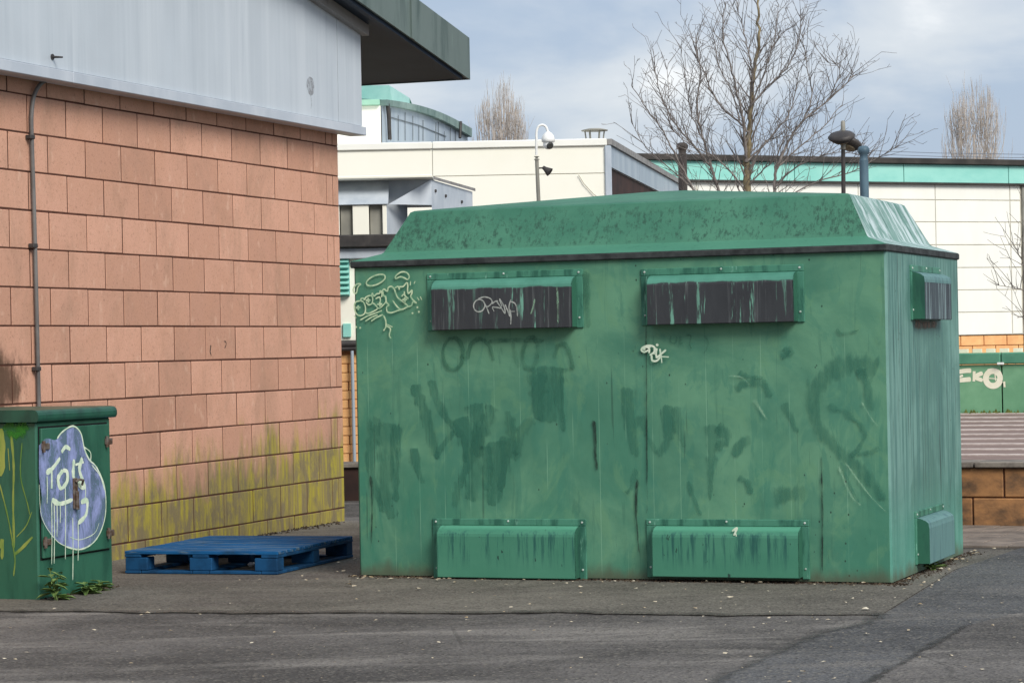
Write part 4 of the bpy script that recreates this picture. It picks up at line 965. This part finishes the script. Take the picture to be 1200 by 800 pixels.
# ================================================================== PLANT ROOM IN THE GAP
PY = 24.0
pa = P(397, 400, PY); plant = thing('plant_room', 'small plant room with peach block base, mint louvre and dark roof edge in the gap', 'building', (pa.x, PY, 0))
def lx(px, py=400): return P(px, py, PY).x - pa.x
def lz(px, py): return P(px, py, PY).z
zpe = lz(405, 411); zr0 = lz(405, 291); zr1 = lz(405, 276)
x0_, x1_ = lx(412) - 2.2, lx(413.5)
MB().box(-2.2, 1.2, .02, 3.5, -.1, zpe).build('base_wall', M['peach_mortar'], plant)
row = 0; z = -.02; prb = None
while z < zpe - .05:
    x = -1.0 + (row % 2) * .12; 
    while x < .9:
        if prb is None:
            mb = MB(); mb.bbox(.004, .236, 0, .03, .003, .0805, .004); prb = o = mb.build('block', M['peach'], plant)
        else: o = link_copy(prb, plant)
        o.location = (x, 0, z); x += .24
    z += .0835; row += 1
MB().box(-2.2, 1.2, .03, 3.5, zpe + .002, zr0).build('upper_wall', M['cream_wall'], plant)
MB().bbox(-2.2, 1.3, -.12, 3.6, zr0 + .002, zr1, .01).build('roof_edge', M['lamp_dark'], plant)
MB().bbox(-2.2, 1.25, -.06, -.005, zr0 - .10, zr0 - .002, .006).build('gutter', M['grey_metal'], plant)
lv = MB(); lv.bbox(-.9, lx(411), -.01, .028, lz(405, 347), lz(405, 303), .004); lvo = lv.build('louvre', M['mint_dk'], plant)
n_s = 7; h_s = (lz(405, 303) - lz(405, 347)) / n_s; prl = None
for i in range(n_s):
    if prl is None:
        mb = MB(); mb.prism([(-.012, 0), (-.05, .005), (-.05, h_s * .25), (-.012, h_s * .62)], 'x', -.88, lx(410.5)); prl = o = mb.build('slat', M['mint'], lvo)
    else: o = link_copy(prl, lvo)
    o.location = (0, 0, lz(405, 347) + i * h_s + .01)
MB().bbox(lx(402), lx(411.5), .0, .028, lz(405, 395), lz(405, 379), .004).build('mint_panel', M['mint'], plant)
MB().tube([(-1.2, -.05, lz(405, 404)), (lx(413), -.05, lz(405, 403)), (1.1, -.05, lz(405, 403))], .035, 8).tube([(-1.2, -.05, lz(405, 409)), (1.1, -.05, lz(405, 408))], .025, 8).build('pipe', M['lamp_dark'], plant)
MB().tube([(lx(413.2), -.06, -.02), (lx(412.8), -.06, zpe)], .016, 8).build('downpipe', M['blue_clad'], plant)

# ventilation unit that stands on the plant room roof
vu = thing('ventilation_unit', 'grey sheet metal ventilation unit with open intake on the plant room roof', 'ventilation unit', (pa.x, PY, zr1))
def vz(py): return lz(430, py) - zr1
a0, a1, a2 = lx(300, 240), lx(505, 240), lx(551, 240)
hs = MB()   # housing: a long box whose front is cut back under a flat top
zt = vz(210); zm = vz(240)
hs.prism([(a0, zm + .02), (a1, zm + .02), (a1, zt), (a0, zt)], 'y', .25, 1.0)
hs.add([(a1, .25, zt), (a1, .25, -.0), (a2, 1.6, -.0), (a2, 1.6, zt - .04)], [(0, 1, 2, 3)]); hs.add([(a1, 1.0, 0), (a1, .25, 0), (a1, .25, zm + .02), (a1, 1.0, zm + .02)], [(0, 1, 2, 3)])
hs.build('housing', M['grey_metal'], vu)
MB().prism([(.0, zm), (.25, zt - .006), (.26, zt), (-.02, zm + .004)], 'x', a0, lx(455, 240)).build('hood', M['grey_metal'], vu)
MB().add([(lx(455, 240), 0, zm), (a1, .25, zt), (a1, .25, zm)], [(0, 1, 2)]).add([(lx(455), 0, zm), (lx(455), 0, 0), (lx(478), .5, 0), (lx(478), .5, zm + .03)], [(0, 1, 2, 3)]).build('cheek', M['grey_metal'], vu)
MB().bbox(a0, a1 + .02, -.02, 1.05, zt + .002, zt + .03, .006).build('top_trim', M['cream_wall'], vu)
MB().add([(a1 + .02, .25, zt + .002), (a2 + .03, 1.62, zt - .035), (a2 + .03, 1.62, zt - .005), (a1 + .02, .25, zt + .03)], [(0, 1, 2, 3)]).build('top_trim', M['cornice'], vu)
MB().box(a0, lx(452), .40, .43, 0, zm - .002).build('inner_wall', M['lamp_dark'], vu)
for c0, c1, mt_ in ((397.5, 400.5, 'cream_wall'), (416, 435, 'cream_wall'), (451, 456, 'cream_wall'), (375, 384, 'cream_wall')):
    MB().bbox(lx(c0), lx(c1), .0, .05, .004, zm - .003, .004).build('intake_baffle', M[mt_], vu)
for c0, c1 in ((401.5, 415.5), (436, 450.5)): MB().bbox(lx(c0), lx(c1), .05, .08, .004, zm - .003, .004).build('intake_screen', M['pole_grey'], vu)
pr = None
for i, (px, py) in enumerate(((509, 224), (520, 225), (538, 234))):
    t_ = (px - 505) / 46; mb = MB(); mb.lathe([(.016, 0), (.016, .01)], 8, axis=(.85, -.5, 0)); o = mb.build('bolt_plate', M['lamp_dark'], vu, (a1 + (a2 - a1) * t_, .25 + 1.35 * t_ - .005, zt - .10 - .03 * i))

# ================================================================== CREAM FLAT-ROOFED BUILDING
KY = 31.0
A = P(711, 162.5, KY); cream = thing('flat_roofed_building', 'cream flat roofed building whose parapet stands above the container', 'building', (A.x, KY, 0))
zc1 = A.z; zc0 = P(711, 171, KY).z; zj = P(711, 203, KY).z
sd_ = Vector((.168, .986, 0)); L2 = 9.0
zb_ = P(405, 411, KY).z
MB().box(-6, -.02, .012, 9, 1.30, zc0 - .01).build('inner_wall', M['cream_wall'], cream)
MB().box(-6, -.02, .012, 9, -.1, 1.298).build('base_wall', M['peach'], cream)
xs = [-6, -4.2, -2.1, 0]
for i in range(3):
    for z0, z1 in ((1.3, zj - .004), (zj + .004, zc0 - .003)):
        MB().bbox(xs[i] + .003, xs[i + 1] - .003, -.02, .010, z0, z1, .003).build('wall_panel', M['cream_wall'], cream)
    MB().bbox(xs[i] + .002, xs[i + 1] - .002, -.05, .15, zc0, zc1, .01).build('parapet', M['white_clad'], cream)
# right-hand side wall running back, its shade put into greyer colours, parapet above a flat, shade-dark recess
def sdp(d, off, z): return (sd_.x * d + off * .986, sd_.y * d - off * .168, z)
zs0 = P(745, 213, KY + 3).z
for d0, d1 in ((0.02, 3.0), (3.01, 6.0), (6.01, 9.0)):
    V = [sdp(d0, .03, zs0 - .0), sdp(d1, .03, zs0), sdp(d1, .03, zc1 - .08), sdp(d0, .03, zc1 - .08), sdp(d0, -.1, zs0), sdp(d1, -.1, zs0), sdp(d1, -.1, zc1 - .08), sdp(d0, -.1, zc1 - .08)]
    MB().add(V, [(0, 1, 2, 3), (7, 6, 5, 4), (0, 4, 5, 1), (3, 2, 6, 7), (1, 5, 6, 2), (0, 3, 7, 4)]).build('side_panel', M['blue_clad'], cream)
V = [sdp(0.0, .06, zc1 - .075), sdp(9, .06, zc1 - .075), sdp(9, .06, zc1 - .003), sdp(0, .06, zc1 - .003), sdp(0, -.2, zc1 - .075), sdp(9, -.2, zc1 - .075), sdp(9, -.2, zc1 - .003), sdp(0, -.2, zc1 - .003)]
MB().add(V, [(0, 1, 2, 3), (7, 6, 5, 4), (0, 4, 5, 1), (3, 2, 6, 7), (1, 5, 6, 2), (0, 3, 7, 4)]).build('side_parapet', M['cornice'], cream)
V = [sdp(0.03, .0, 0), sdp(9, .0, 0), sdp(9, .0, zs0 - .004), sdp(.03, .0, zs0 - .004)]
MB().add(V, [(0, 1, 2, 3)]).build('recess_sheet', M['brown_dark'], cream)  # flat brown sheet, the opening's shade put into its dark colour
MB().bbox(-.03, .05, -.055, .05, 0, zc0 - .002, .01).build('corner_post', M['grey_metal'], cream)
# diagonal cable on the front
cb = MB(); cb.tube([P(678, 205, KY - .04) - Vector((A.x, KY, 0)), P(684, 215, KY - .04) - Vector((A.x, KY, 0)), P(695, 227, KY - .04) - Vector((A.x, KY, 0)), P(712, 240, KY - .04) - Vector((A.x, KY, 0))], .005, 5); cb.build('cable', M['seam'], cream)
# mushroom vent on its roof
v0 = P(697, 164, KY + .9); vent = thing('roof_vent', 'small dark mushroom vent on the cream parapet', 'vent', (v0.x, KY + .9, zc0 - .05))
hv = P(697, 154, KY + .9).z - zc0 + .05
MB().lathe([(.10, hv), (.165, hv + .004), (.165, hv + .014), (.09, hv + .032), (.0, hv + .036)], 18).build('cap', M['pole_grey'], vent)
for i in range(6):
    a = i * math.pi / 3; MB().tube([(.08 * math.cos(a), .08 * math.sin(a), 0), (.12 * math.cos(a), .12 * math.sin(a), hv + .006)], .009, 5).build('leg', M['pole_grey'], vent)

# ================================================================== BARREL-ROOFED BUILDING behind
VY = 37.0
B0 = P(447, 131, VY); vau = thing('barrel_roofed_building', 'pale building with curved green copper roof edge behind the cream parapet', 'building', (B0.x, VY, 0))
def on_side(px, py):       # point on the long side wall (it runs back to the right)
    n_ = Vector((sd_.y, -sd_.x, 0)); return hit(px, py, Vector((B0.x, VY, 0)), n_) - Vector((B0.x, VY, 0))
edge = smooth_line([on_side(447, 117), on_side(470, 120.5), on_side(495, 126.5), on_side(520, 136), on_side(548, 151)], 6)
lowr = smooth_line([on_side(447, 124), on_side(470, 127.5), on_side(495, 134), on_side(520, 144.5), on_side(548, 161)], 6)
nx = Vector((sd_.y, -sd_.x, 0))
for i in range(0, len(edge) - 1, 2):        # copper segments of the fascia
    j = min(i + 2, len(edge) - 1); g_ = (edge[j] - edge[i]) * .03
    V = [lowr[i] + g_ + nx * .08, lowr[j] - g_ + nx * .08, edge[j] - g_ + nx * .08, edge[i] + g_ + nx * .08, lowr[i] + g_ - nx * .1, lowr[j] - g_ - nx * .1, edge[j] - g_ - nx * .1, edge[i] + g_ - nx * .1]
    MB().add(V, [(0, 1, 2, 3), (7, 6, 5, 4), (0, 4, 5, 1), (3, 2, 6, 7), (1, 5, 6, 2), (0, 3, 7, 4)]).build('copper_fascia', M['verdigris'], vau)
wm = MB(); k = len(lowr)
wm.add([tuple(p) for p in lowr] + [(p.x, p.y, 0) for p in lowr], [(i, k + i, k + i + 1, i + 1) for i in range(k - 1)]); wm.build('side_wall', M['blue_clad'], vau)
rm_ = MB(); rm_.add([tuple(p) for p in edge] + [tuple(p - nx * 6 + Vector((0, 0, .5))) for p in edge], [(i, i + 1, k + i + 1, k + i) for i in range(k - 1)]); rm_.build('roof', M['pale_verdigris'], vau)
MB().box(-5, -.012, 0, .4, 0, lowr[0].z).build('front_wall', M['white_clad'], vau)
MB().bbox(-5, -.02, -.08, .5, lowr[0].z + .003, edge[0].z + .0, .01).build('front_fascia', M['pale_verdigris'], vau)
sl_ = MB()
for px, pa_, pb_ in ((457, 127, 165), (466, 135, 165), (474, 132, 165), (483, 136, 165), (490, 147, 165), (495, 141, 165), (510, 144, 165), (513, 143, 165), (520, 154, 165), (527, 150, 165), (533, 153, 165)):
    a_ = on_side(px, pa_) + nx * .012; b__ = on_side(px, pb_) + nx * .012; sl_.tube([a_, b__], .007, 4)
sl_.tube([on_side(455, 137) + nx * .012, on_side(490, 147) + nx * .012, on_side(522, 160) + nx * .012], .007, 4)
o = sl_.build('seams', M['hairline'], vau); tag(o, kind='stuff')
MB().tube([on_side(449.5, 122) + nx * .06, on_side(451, 140) + nx * .06, on_side(452, 164) + nx * .06], .03, 6).build('downpipe', M['lamp_dark'], vau)
MB().tube([on_side(533, 143) + nx * .1, on_side(532, 162) + nx * .1], .025, 6).build('downpipe', M['lamp_dark'], vau)
gl = MB(); gl.add([P(424, 99, VY + 2.0) - Vector((B0.x, VY, 0)), P(456, 100, VY + 2) - Vector((B0.x, VY, 0)), P(478, 114, VY + 2) - Vector((B0.x, VY, 0)), P(478, 125, VY + 2.2) - Vector((B0.x, VY, 0)), P(424, 125, VY + 2.2) - Vector((B0.x, VY, 0))], [(0, 1, 2, 3, 4)])
gp = P(424, 99, VY + 2) - Vector((B0.x, VY, 0)); ga = P(456, 100, VY + 2) - Vector((B0.x, VY, 0)); gb = P(480, 115, VY + 2.4) - Vector((B0.x, VY, 0))
gl = MB(); gl.add([(gp.x - 3, gp.y, gp.z), tuple(ga), tuple(gb), (gb.x, gb.y, 3.5), (gp.x - 3, gp.y, 3.5), (gp.x - 3, gp.y + 3, gp.z), (ga.x, ga.y + 3, ga.z), (gb.x, gb.y + 3, gb.z)], [(4, 3, 2, 1, 0), (0, 1, 6, 5), (1, 2, 7, 6)]); gl.build('rooflight', M['pale_roof'], vau)

# ================================================================== LONG PANELLED BUILDING (right)
RY = 46.0; RP = P(1164, 300, RY); ra = math.atan2(.433, .9)
rb = thing('panelled_building', 'long cream panelled building with mint green band and dark roof edge', 'building', (RP.x, RP.y, 0), ra)
RFx = Face2D((RP.x, RP.y, 0), ra, (0, 0, 0), (1, 0, 0), (0, -1, 0))
zr = [RFx.uv(1164, y_)[1] for y_ in (392, 365.5, 339.5, 313.5, 287, 260.5, 235, 215.5)]; zm1 = RFx.uv(1164, 194.5)[1]; zd1 = RFx.uv(1164, 187.5)[1]
vx = [RFx.uv(px, 300)[0] for px in (1096.6, 1184, 1197.5)]
pw = vx[1] - vx[0]; xl = vx[0] - 6 * pw; xr = vx[2] + 4.2
MB().box(xl, xr, -.011, 9, zr[0] - .0, zr[-1]).build('inner_wall', M['seam'], rb)
MB().box(xl, xr, .03, 9, -.1, zr[0] - .004).build('base_wall', M['peach_mortar'], rb)
xe = [vx[0] + i * pw for i in range(-6, 2)]
proto_p = {}
for i in range(len(xe) - 1):
    for j in range(7):
        z0, z1 = zr[j], zr[j + 1]
        mb = MB(); mb.bbox(0, pw - .016, -.02, .015, 0, z1 - z0 - .016, .003)
        key = round(z1 - z0, 3)
        if key in proto_p: o = link_copy(proto_p[key], rb)
        else: o = proto_p[key] = mb.build('wall_panel', M['white_clad'], rb)
        o.location = (xe[i] + .008, 0, z0 + .008)
for j in range(7):
    MB().bbox(vx[1] + .011, vx[2] - .03, -.02, .015, zr[j] + .011, zr[j + 1] - .011, .004).build('wall_panel', M['white_clad'], rb)
    for i in range(2): MB().bbox(vx[2] + .12 + i * pw, vx[2] + .1 + (i + 1) * pw, -.02, .015, zr[j] + .011, zr[j + 1] - .011, .004).build('wall_panel', M['white_clad'], rb)
MB().bbox(vx[2], vx[2] + .1, -.05, .02, 0, zr[-1], .01).build('downpipe', M['pole_grey'], rb)
x = xl
while x < xr - .1:
    x1 = min(x + 2.24, xr); MB().bbox(x + .006, x1 - .006, -.08, .3, zr[-1] + .004, zm1, .006).build('mint_band', M['mint'], rb); x = x1
MB().bbox(xl, xr, -.10, -.02, zr[-1] - .03, zr[-1] + .003, .004).build('drip_edge', M['dark_edge'], rb)
MB().bbox(xl, xr, -.16, 9, zm1 + .003, zd1, .01).build('roof_edge', M['dark_edge'], rb)
prb = None
for row in range(7):
    x = vx[0] - .5 + (row % 2) * .25
    while x < xr - .6 and zr[0] - .012 - (row + 1) * .18 > 0:
        if prb is None:
            mb = MB(); mb.bbox(.008, .492, 0, .05, .006, .174, .006); prb = o = mb.build('block', M['peach'], rb)
        else: o = link_copy(prb, rb)
        o.location = (x, 0, zr[0] - .012 - (row + 1) * .18); x += .5

# ================================================================== POLES, LAMP, CAMERA
CY = 26.0; c0 = P(631, 232, CY); cc = thing('camera_pole', 'grey pole with white swan neck dome camera and small horn floodlight', 'camera pole', (c0.x, CY, 0))
def L(px, py): q = P(px, py, CY); return Vector((q.x - c0.x, 0, q.z))
MB().tube([(0, 0, -.02), L(631, 232), L(629, 187)], [.022, .020, .019], 10).build('pole', M['pole_grey'], cc)
MB().lathe([(.028, 0), (.028, .008), (.014, .014), (.014, .028), (.026, .03), (.026, .036)], 10, L(629, 187.5)).build('collar', M['pole_grey'], cc)
MB().tube(smooth_line([L(628.8, 182), L(628.7, 165), L(628.7, 155), L(631, 148.5), L(635.5, 146.5), L(640, 149), L(642, 155)], 4), .0125, 8).build('swan_neck', M['white_metal'], cc)
t = L(642.2, 155); MB().lathe([(.016, .005), (.040, -.012), (.058, -.034), (.068, -.07), (.066, -.098), (.052, -.104)], 14, t).build('camera_housing', M['white_metal'], cc)
MB().lathe([(.050, -.105), (.054, -.128), (.046, -.155), (.020, -.172)], 14, t).build('dome', M['white_metal'], cc)
MB().lathe([(.03, 0), (.038, .016), (.028, .026)], 12, t + Vector((.012, -.030, -.135)), axis=(.35, -.85, -.35)).build('lens', M['lens'], cc)
fl = L(634, 197); MB().tube([(fl.x - .02, 0, fl.z), (fl.x + .03, 0, fl.z)], .008, 6).lathe([(.018, 0), (.024, .03), (.046, .085), (.046, .09)], 10, fl + Vector((.02, 0, .008)), axis=(.75, -.25, -.6)).build('floodlight', M['lamp_dark'], cc)

LY = 24.0; l0 = P(988.5, 228, LY); lp = thing('street_lamp', 'dark street lamp with two saucer heads right of the bare tree', 'street lamp', (l0.x, LY, 0))
def LL(px, py): q = P(px, py, LY); return Vector((q.x - l0.x, 0, q.z))
MB().tube([(0, 0, -.02), LL(988.5, 228), LL(988, 175)], [.030, .021, .020], 10).build('pole', M['lamp_dark'], lp)
MB().tube([LL(988, 175), LL(988, 150), LL(987.8, 143), LL(987.8, 141.5)], [.024, .022, .021, .012], 10).build('finial', M['pole_grey'], lp)
def saucer(c, s, tilt):
    ax = Vector(tilt); 
    o = MB().lathe([(.02, -.055), (.09 * s, -.042), (.128 * s, -.012), (.134 * s, .004), (.11 * s, .028), (.05 * s, .042), (.0, .045)], 20, c, axis=ax).build('lamp_head', M['lamp_dark'], lp)
    MB().lathe([(.0, -.062), (.07 * s, -.056), (.075 * s, -.046)], 16, c, axis=ax).build('lens', M['lamp_lens'], o)
saucer(LL(985, 161) + Vector((0, -.07, 0)), .95, (-.12, -.35, .9)); saucer(LL(998, 167) + Vector((0, .12, 0)), .85, (.35, .30, .9))

def knob_post(px, ptop, Y, wpx, mt_, label):
    q = P(px, 225, Y); zt = P(px, ptop, Y).z; r_ = wpx / 2 / FPX * Y; t_ = thing('post', label, 'post', (q.x, Y, 0), 0, 'tall metal posts with turned caps')
    MB().tube([(0, 0, -.02), (0, 0, zt * .5), (0, 0, zt - .13)], [r_ * 1.05, r_, r_], 14).build('shaft', mt_, t_)
    MB().lathe([(r_, zt - .13), (r_ * .85, zt - .11), (r_ * .95, zt - .075), (r_ * 1.3, zt - .06), (r_ * 1.35, zt - .03), (r_ * 1.0, zt - .008), (r_ * .4, zt)], 14).build('cap', mt_, t_)
knob_post(1013, 171, 23, 10.5, M['post_blue'], 'blue grey round post with knob cap, right of the street lamp')
knob_post(800.5, 167, 27.5, 10.5, M['post_brown'], 'brown grey post with knob cap among the branches, left of the tree trunk')

# ================================================================== BARE TREE
TY = 26.5
rt_ = random.Random(21)
def grow(mb, p, d, ln, rad, depth, tips):
    n = max(3, int(ln / .09)); pts = [p]; rads = [rad]; q = Vector(p); d = Vector(d).normalized()
    for i in range(n):
        d = (d + Vector((rt_.gauss(0, .10), rt_.gauss(0, .10), rt_.gauss(.055, .06)))).normalized(); q = q + d * ln / n; pts.append(q.copy()); rads.append(max(.0021, rad * (1 - .8 * (i + 1) / n)))
        if depth > 0 and i > 0 and rt_.random() < (.60 if depth > 1 else .40):
            s = Vector((rt_.gauss(0, 1), rt_.gauss(0, 1), rt_.gauss(0, .6))); s = (s - d * s.dot(d)); s = s.normalized() if s.length > .01 else Vector((1, 0, 0))
            nd = d * rt_.uniform(.5, .9) + s * rt_.uniform(.5, .95); grow(mb, q, nd, ln * rt_.uniform(.22, .5), max(.003, rads[-1] * .66), depth - 1, tips)
    mb.tube(pts, rads, 4 if rad > .006 else 3, cap=False)
ZB3 = zoomed(740, 0, 3.477)
def limb(root, base, pts, r0, r1, dy0, dy1, depth, dens, name='branch', mat='twig'):
    pp = ZB3(*pts); W = []
    for i, (x, y) in enumerate(pp):
        t_ = i / (len(pp) - 1); q = P(x, y, TY + dy0 + (dy1 - dy0) * t_); W.append(q - base)
    Lw = smooth_line(W, 6); k = len(Lw); rads = [r0 + (r1 - r0) * (i / (k - 1)) ** .8 for i in range(k)]
    for i in range(1, k - 1): Lw[i] = Lw[i] + Vector((rt_.gauss(0, .006), rt_.gauss(0, .012), 0))
    mb = MB(); mb.tube(Lw, rads, 7); o = mb.build(name, M[mat], root)
    tw = MB()
    for i in range(2, k):
        d = (Lw[i] - Lw[i - 1]).normalized()
        for _ in range(2):
            if rt_.random() < (dens if _ == 0 else dens * .45):
                s = Vector((rt_.gauss(0, 1), rt_.gauss(0, .8), rt_.gauss(.25, .6))); s = s - d * s.dot(d); s.normalize()
                grow(tw, Lw[i], d * rt_.uniform(.6, 1) + s * rt_.uniform(.4, .9) + Vector((0, 0, .35)), rt_.uniform(.2, .62) * (1.1 - .5 * i / k), max(.0046, rads[i] * .42), depth, None)
    tag(tw.build('twigs', M['twig'], o), kind='stuff')
tb = P(740 + 468 / 3.477, 225, TY); tree = thing('bare_tree', 'leafless multi stemmed young tree standing behind the container', 'tree', (tb.x, TY, 0)); tbv = Vector((tb.x, TY, 0))
gl0 = G(740 + 470 / 3.477, 540); gz = (470, 1880)
limb(tree, tbv, [(466, 1860), (466, 1300), (470, 780), (470, 650), (478, 560), (487, 430), (500, 300), (518, 170), (515, 20), (512, -90)], .055, .007, 0, .1, 2, .62, 'trunk', 'bark')
for pts, r0, r1, y0, y1 in [
    ([(466, 660), (460, 560), (452, 470), (430, 380), (405, 280), (372, 150), (382, 10)], .024, .005, 0, -.3),
    ([(478, 540), (440, 500), (380, 450), (330, 380), (300, 300), (272, 240), (262, 155)], .017, .004, 0, .35),
    ([(487, 430), (540, 370), (590, 320), (640, 270), (680, 170), (690, 65)], .017, .004, 0, -.3),
    ([(470, 660), (520, 610), (580, 545), (640, 470), (665, 390), (680, 300)], .017, .004, .0, .4),
    ([(468, 1300), (540, 950), (580, 780), (592, 680), (650, 560), (712, 480), (790, 420), (880, 335), (904, 300)], .030, .005, .1, .3),
    ([(700, 495), (735, 400), (718, 280), (695, 140)], .012, .004, .25, .1),
    ([(800, 415), (830, 350), (850, 280), (800, 255)], .008, .003, .3, .2),
    ([(592, 690), (640, 640), (720, 570), (800, 500), (860, 420)], .014, .004, .2, .5),
    ([(466, 1350), (400, 950), (355, 780), (322, 670), (290, 560), (266, 430), (280, 300), (262, 190)], .028, .005, 0, -.3),
    ([(330, 690), (250, 590), (190, 520), (140, 440), (105, 330), (95, 245)], .016, .004, 0, .3),
    ([(466, 1400), (320, 950), (250, 770), (180, 640), (120, 520), (60, 440), (0, 350)], .022, .004, -.1, -.4),
    ([(300, 590), (250, 480), (230, 380), (205, 205)], .010, .003, .1, -.1), ([(440, 500), (410, 380), (350, 250), (335, 120)], .011, .003, .1, .4), ([(500, 300), (470, 180), (440, 60), (420, -40)], .011, .004, .05, .3),
    ([(490, 420), (545, 290), (585, 150), (600, 20)], .012, .004, .05, .35), ([(495, 340), (560, 230), (610, 130)], .009, .003, 0, -.2),
    ([(466, 780), (420, 720), (340, 640), (280, 610), (200, 560), (150, 470), (150, 260)], .012, .003, -.1, -.4), ([(580, 770), (660, 690), (760, 640), (860, 620), (960, 640)], .013, .003, .1, -.3),
    ([(470, 760), (540, 690), (590, 640), (620, 560)], .012, .004, 0, -.3), ([(250, 770), (150, 680), (60, 600), (0, 500)], .011, .003, -.1, .1), ([(460, 1000), (620, 820), (760, 740), (900, 700), (1010, 640), (1080, 600)], .014, .003, 0, -.2)]:
    limb(tree, tbv, pts, r0 * .78, r1 * .85, y0, y1, 2, .78)
# sapling beyond the right edge
s0 = P(1224, 400, 24); TY = 24.0; sap = thing('bare_sapling', 'thin bare branches reaching in at the right edge before the panelled building', 'tree', (s0.x, TY, 0)); sbv = Vector((s0.x, TY, 0))
ZS = lambda *p: [((x - 740) * 3.477, y * 3.477) for x, y in p]
limb(sap, sbv, ZS((1226, 545), (1225, 480), (1224, 400), (1220, 330), (1216, 260), (1212, 200)), .02, .005, 0, 0, 2, .4, 'trunk', 'bark')
for p_ in (ZS((1223, 380), (1205, 345), (1190, 338), (1168, 334)), ZS((1221, 350), (1205, 320), (1195, 300), (1188, 288)), ZS((1224, 410), (1204, 375), (1192, 372))):
    limb(sap, sbv, p_, .006, .0025, 0, -.2, 1, .5)

# ================================================================== POPLARS AND CABLES FAR BEHIND
def poplar(px, ptop, wpx, Y, label, seed, tops):
    rr = random.Random(seed); q = P(px, 200, Y); t_ = thing('poplar_tree', label, 'tree', (q.x, Y, 0), 0, 'far poplars above the roofs'); zt = P(px, ptop, Y).z; wd = wpx / FPX * Y
    MB().tube([(0, 0, 0), (0, 0, zt * .5), (0, 0, zt * .8)], [.3, .18, .06], 7).build('trunk', M['poplar'], t_)
    cr_ = MB()
    for i in range(400):
        tp, dx0 = rr.choice(tops); zb = rr.uniform(zt * .40, zt * .86); a = rr.uniform(0, 6.283); rr_ = rr.random() ** .6 * wd * .5
        hgt_ = min(1.0, (zt * tp - zb) / (zt * .32)); top = Vector((dx0 * wd + rr_ * math.cos(a) * (.3 + .7 * max(0.15, hgt_)), rr_ * math.sin(a), min(zb + rr.uniform(.10, .24) * zt, zt * tp * (1 - .13 * (rr_ / (wd * .5)) ** 1.5 * rr.uniform(.3, 1.3)))))
        st_ = Vector((dx0 * wd * .7 + top.x * .25, top.y * .25, zb)); md = st_.lerp(top, .4) + Vector(((top.x - st_.x) * .35, (top.y - st_.y) * .35, 0))
        r0 = rr.uniform(.014, .03); cr_.tube([st_, md, top], [r0, r0 * .8, .008], 3, cap=False)
        for _ in range(3):
            b0 = md.lerp(top, rr.random()); cr_.tube([b0, b0 + Vector((rr.gauss(0, .12), rr.gauss(0, .12), rr.uniform(.4, 1.1)))], [.011, .006], 3, cap=False)
    cr_.build('crown', M['poplar'], t_)
poplar(588, 91, 54, 150, 'pale bare poplar above the cream roof, left in the sky', 1, ((1.0, .03), (.985, .10), (.93, -.28), (.90, .34)))
poplar(1142, 92, 52, 150, 'pale bare poplar with twin tops above the mint band at right', 2, ((1.0, .20), (.985, -.18), (.94, .36), (.92, -.36)))
cbl = MB()
for dy_ in (0, 4): cbl.tube([P(1000, 176 + dy_, 75), P(1100, 179.5 + dy_, 75), P(1200, 181 + dy_, 75), P(1400, 180 + dy_, 75)], .010, 4)
tag(cbl.build('overhead_cable', M['cable']), 'thin overhead cables above the long roof at right', 'cable')
print('wall blocks', count, 'objects', len(bpy.data.objects), 'faces', sum(len(me.polygons) for me in bpy.data.meshes))
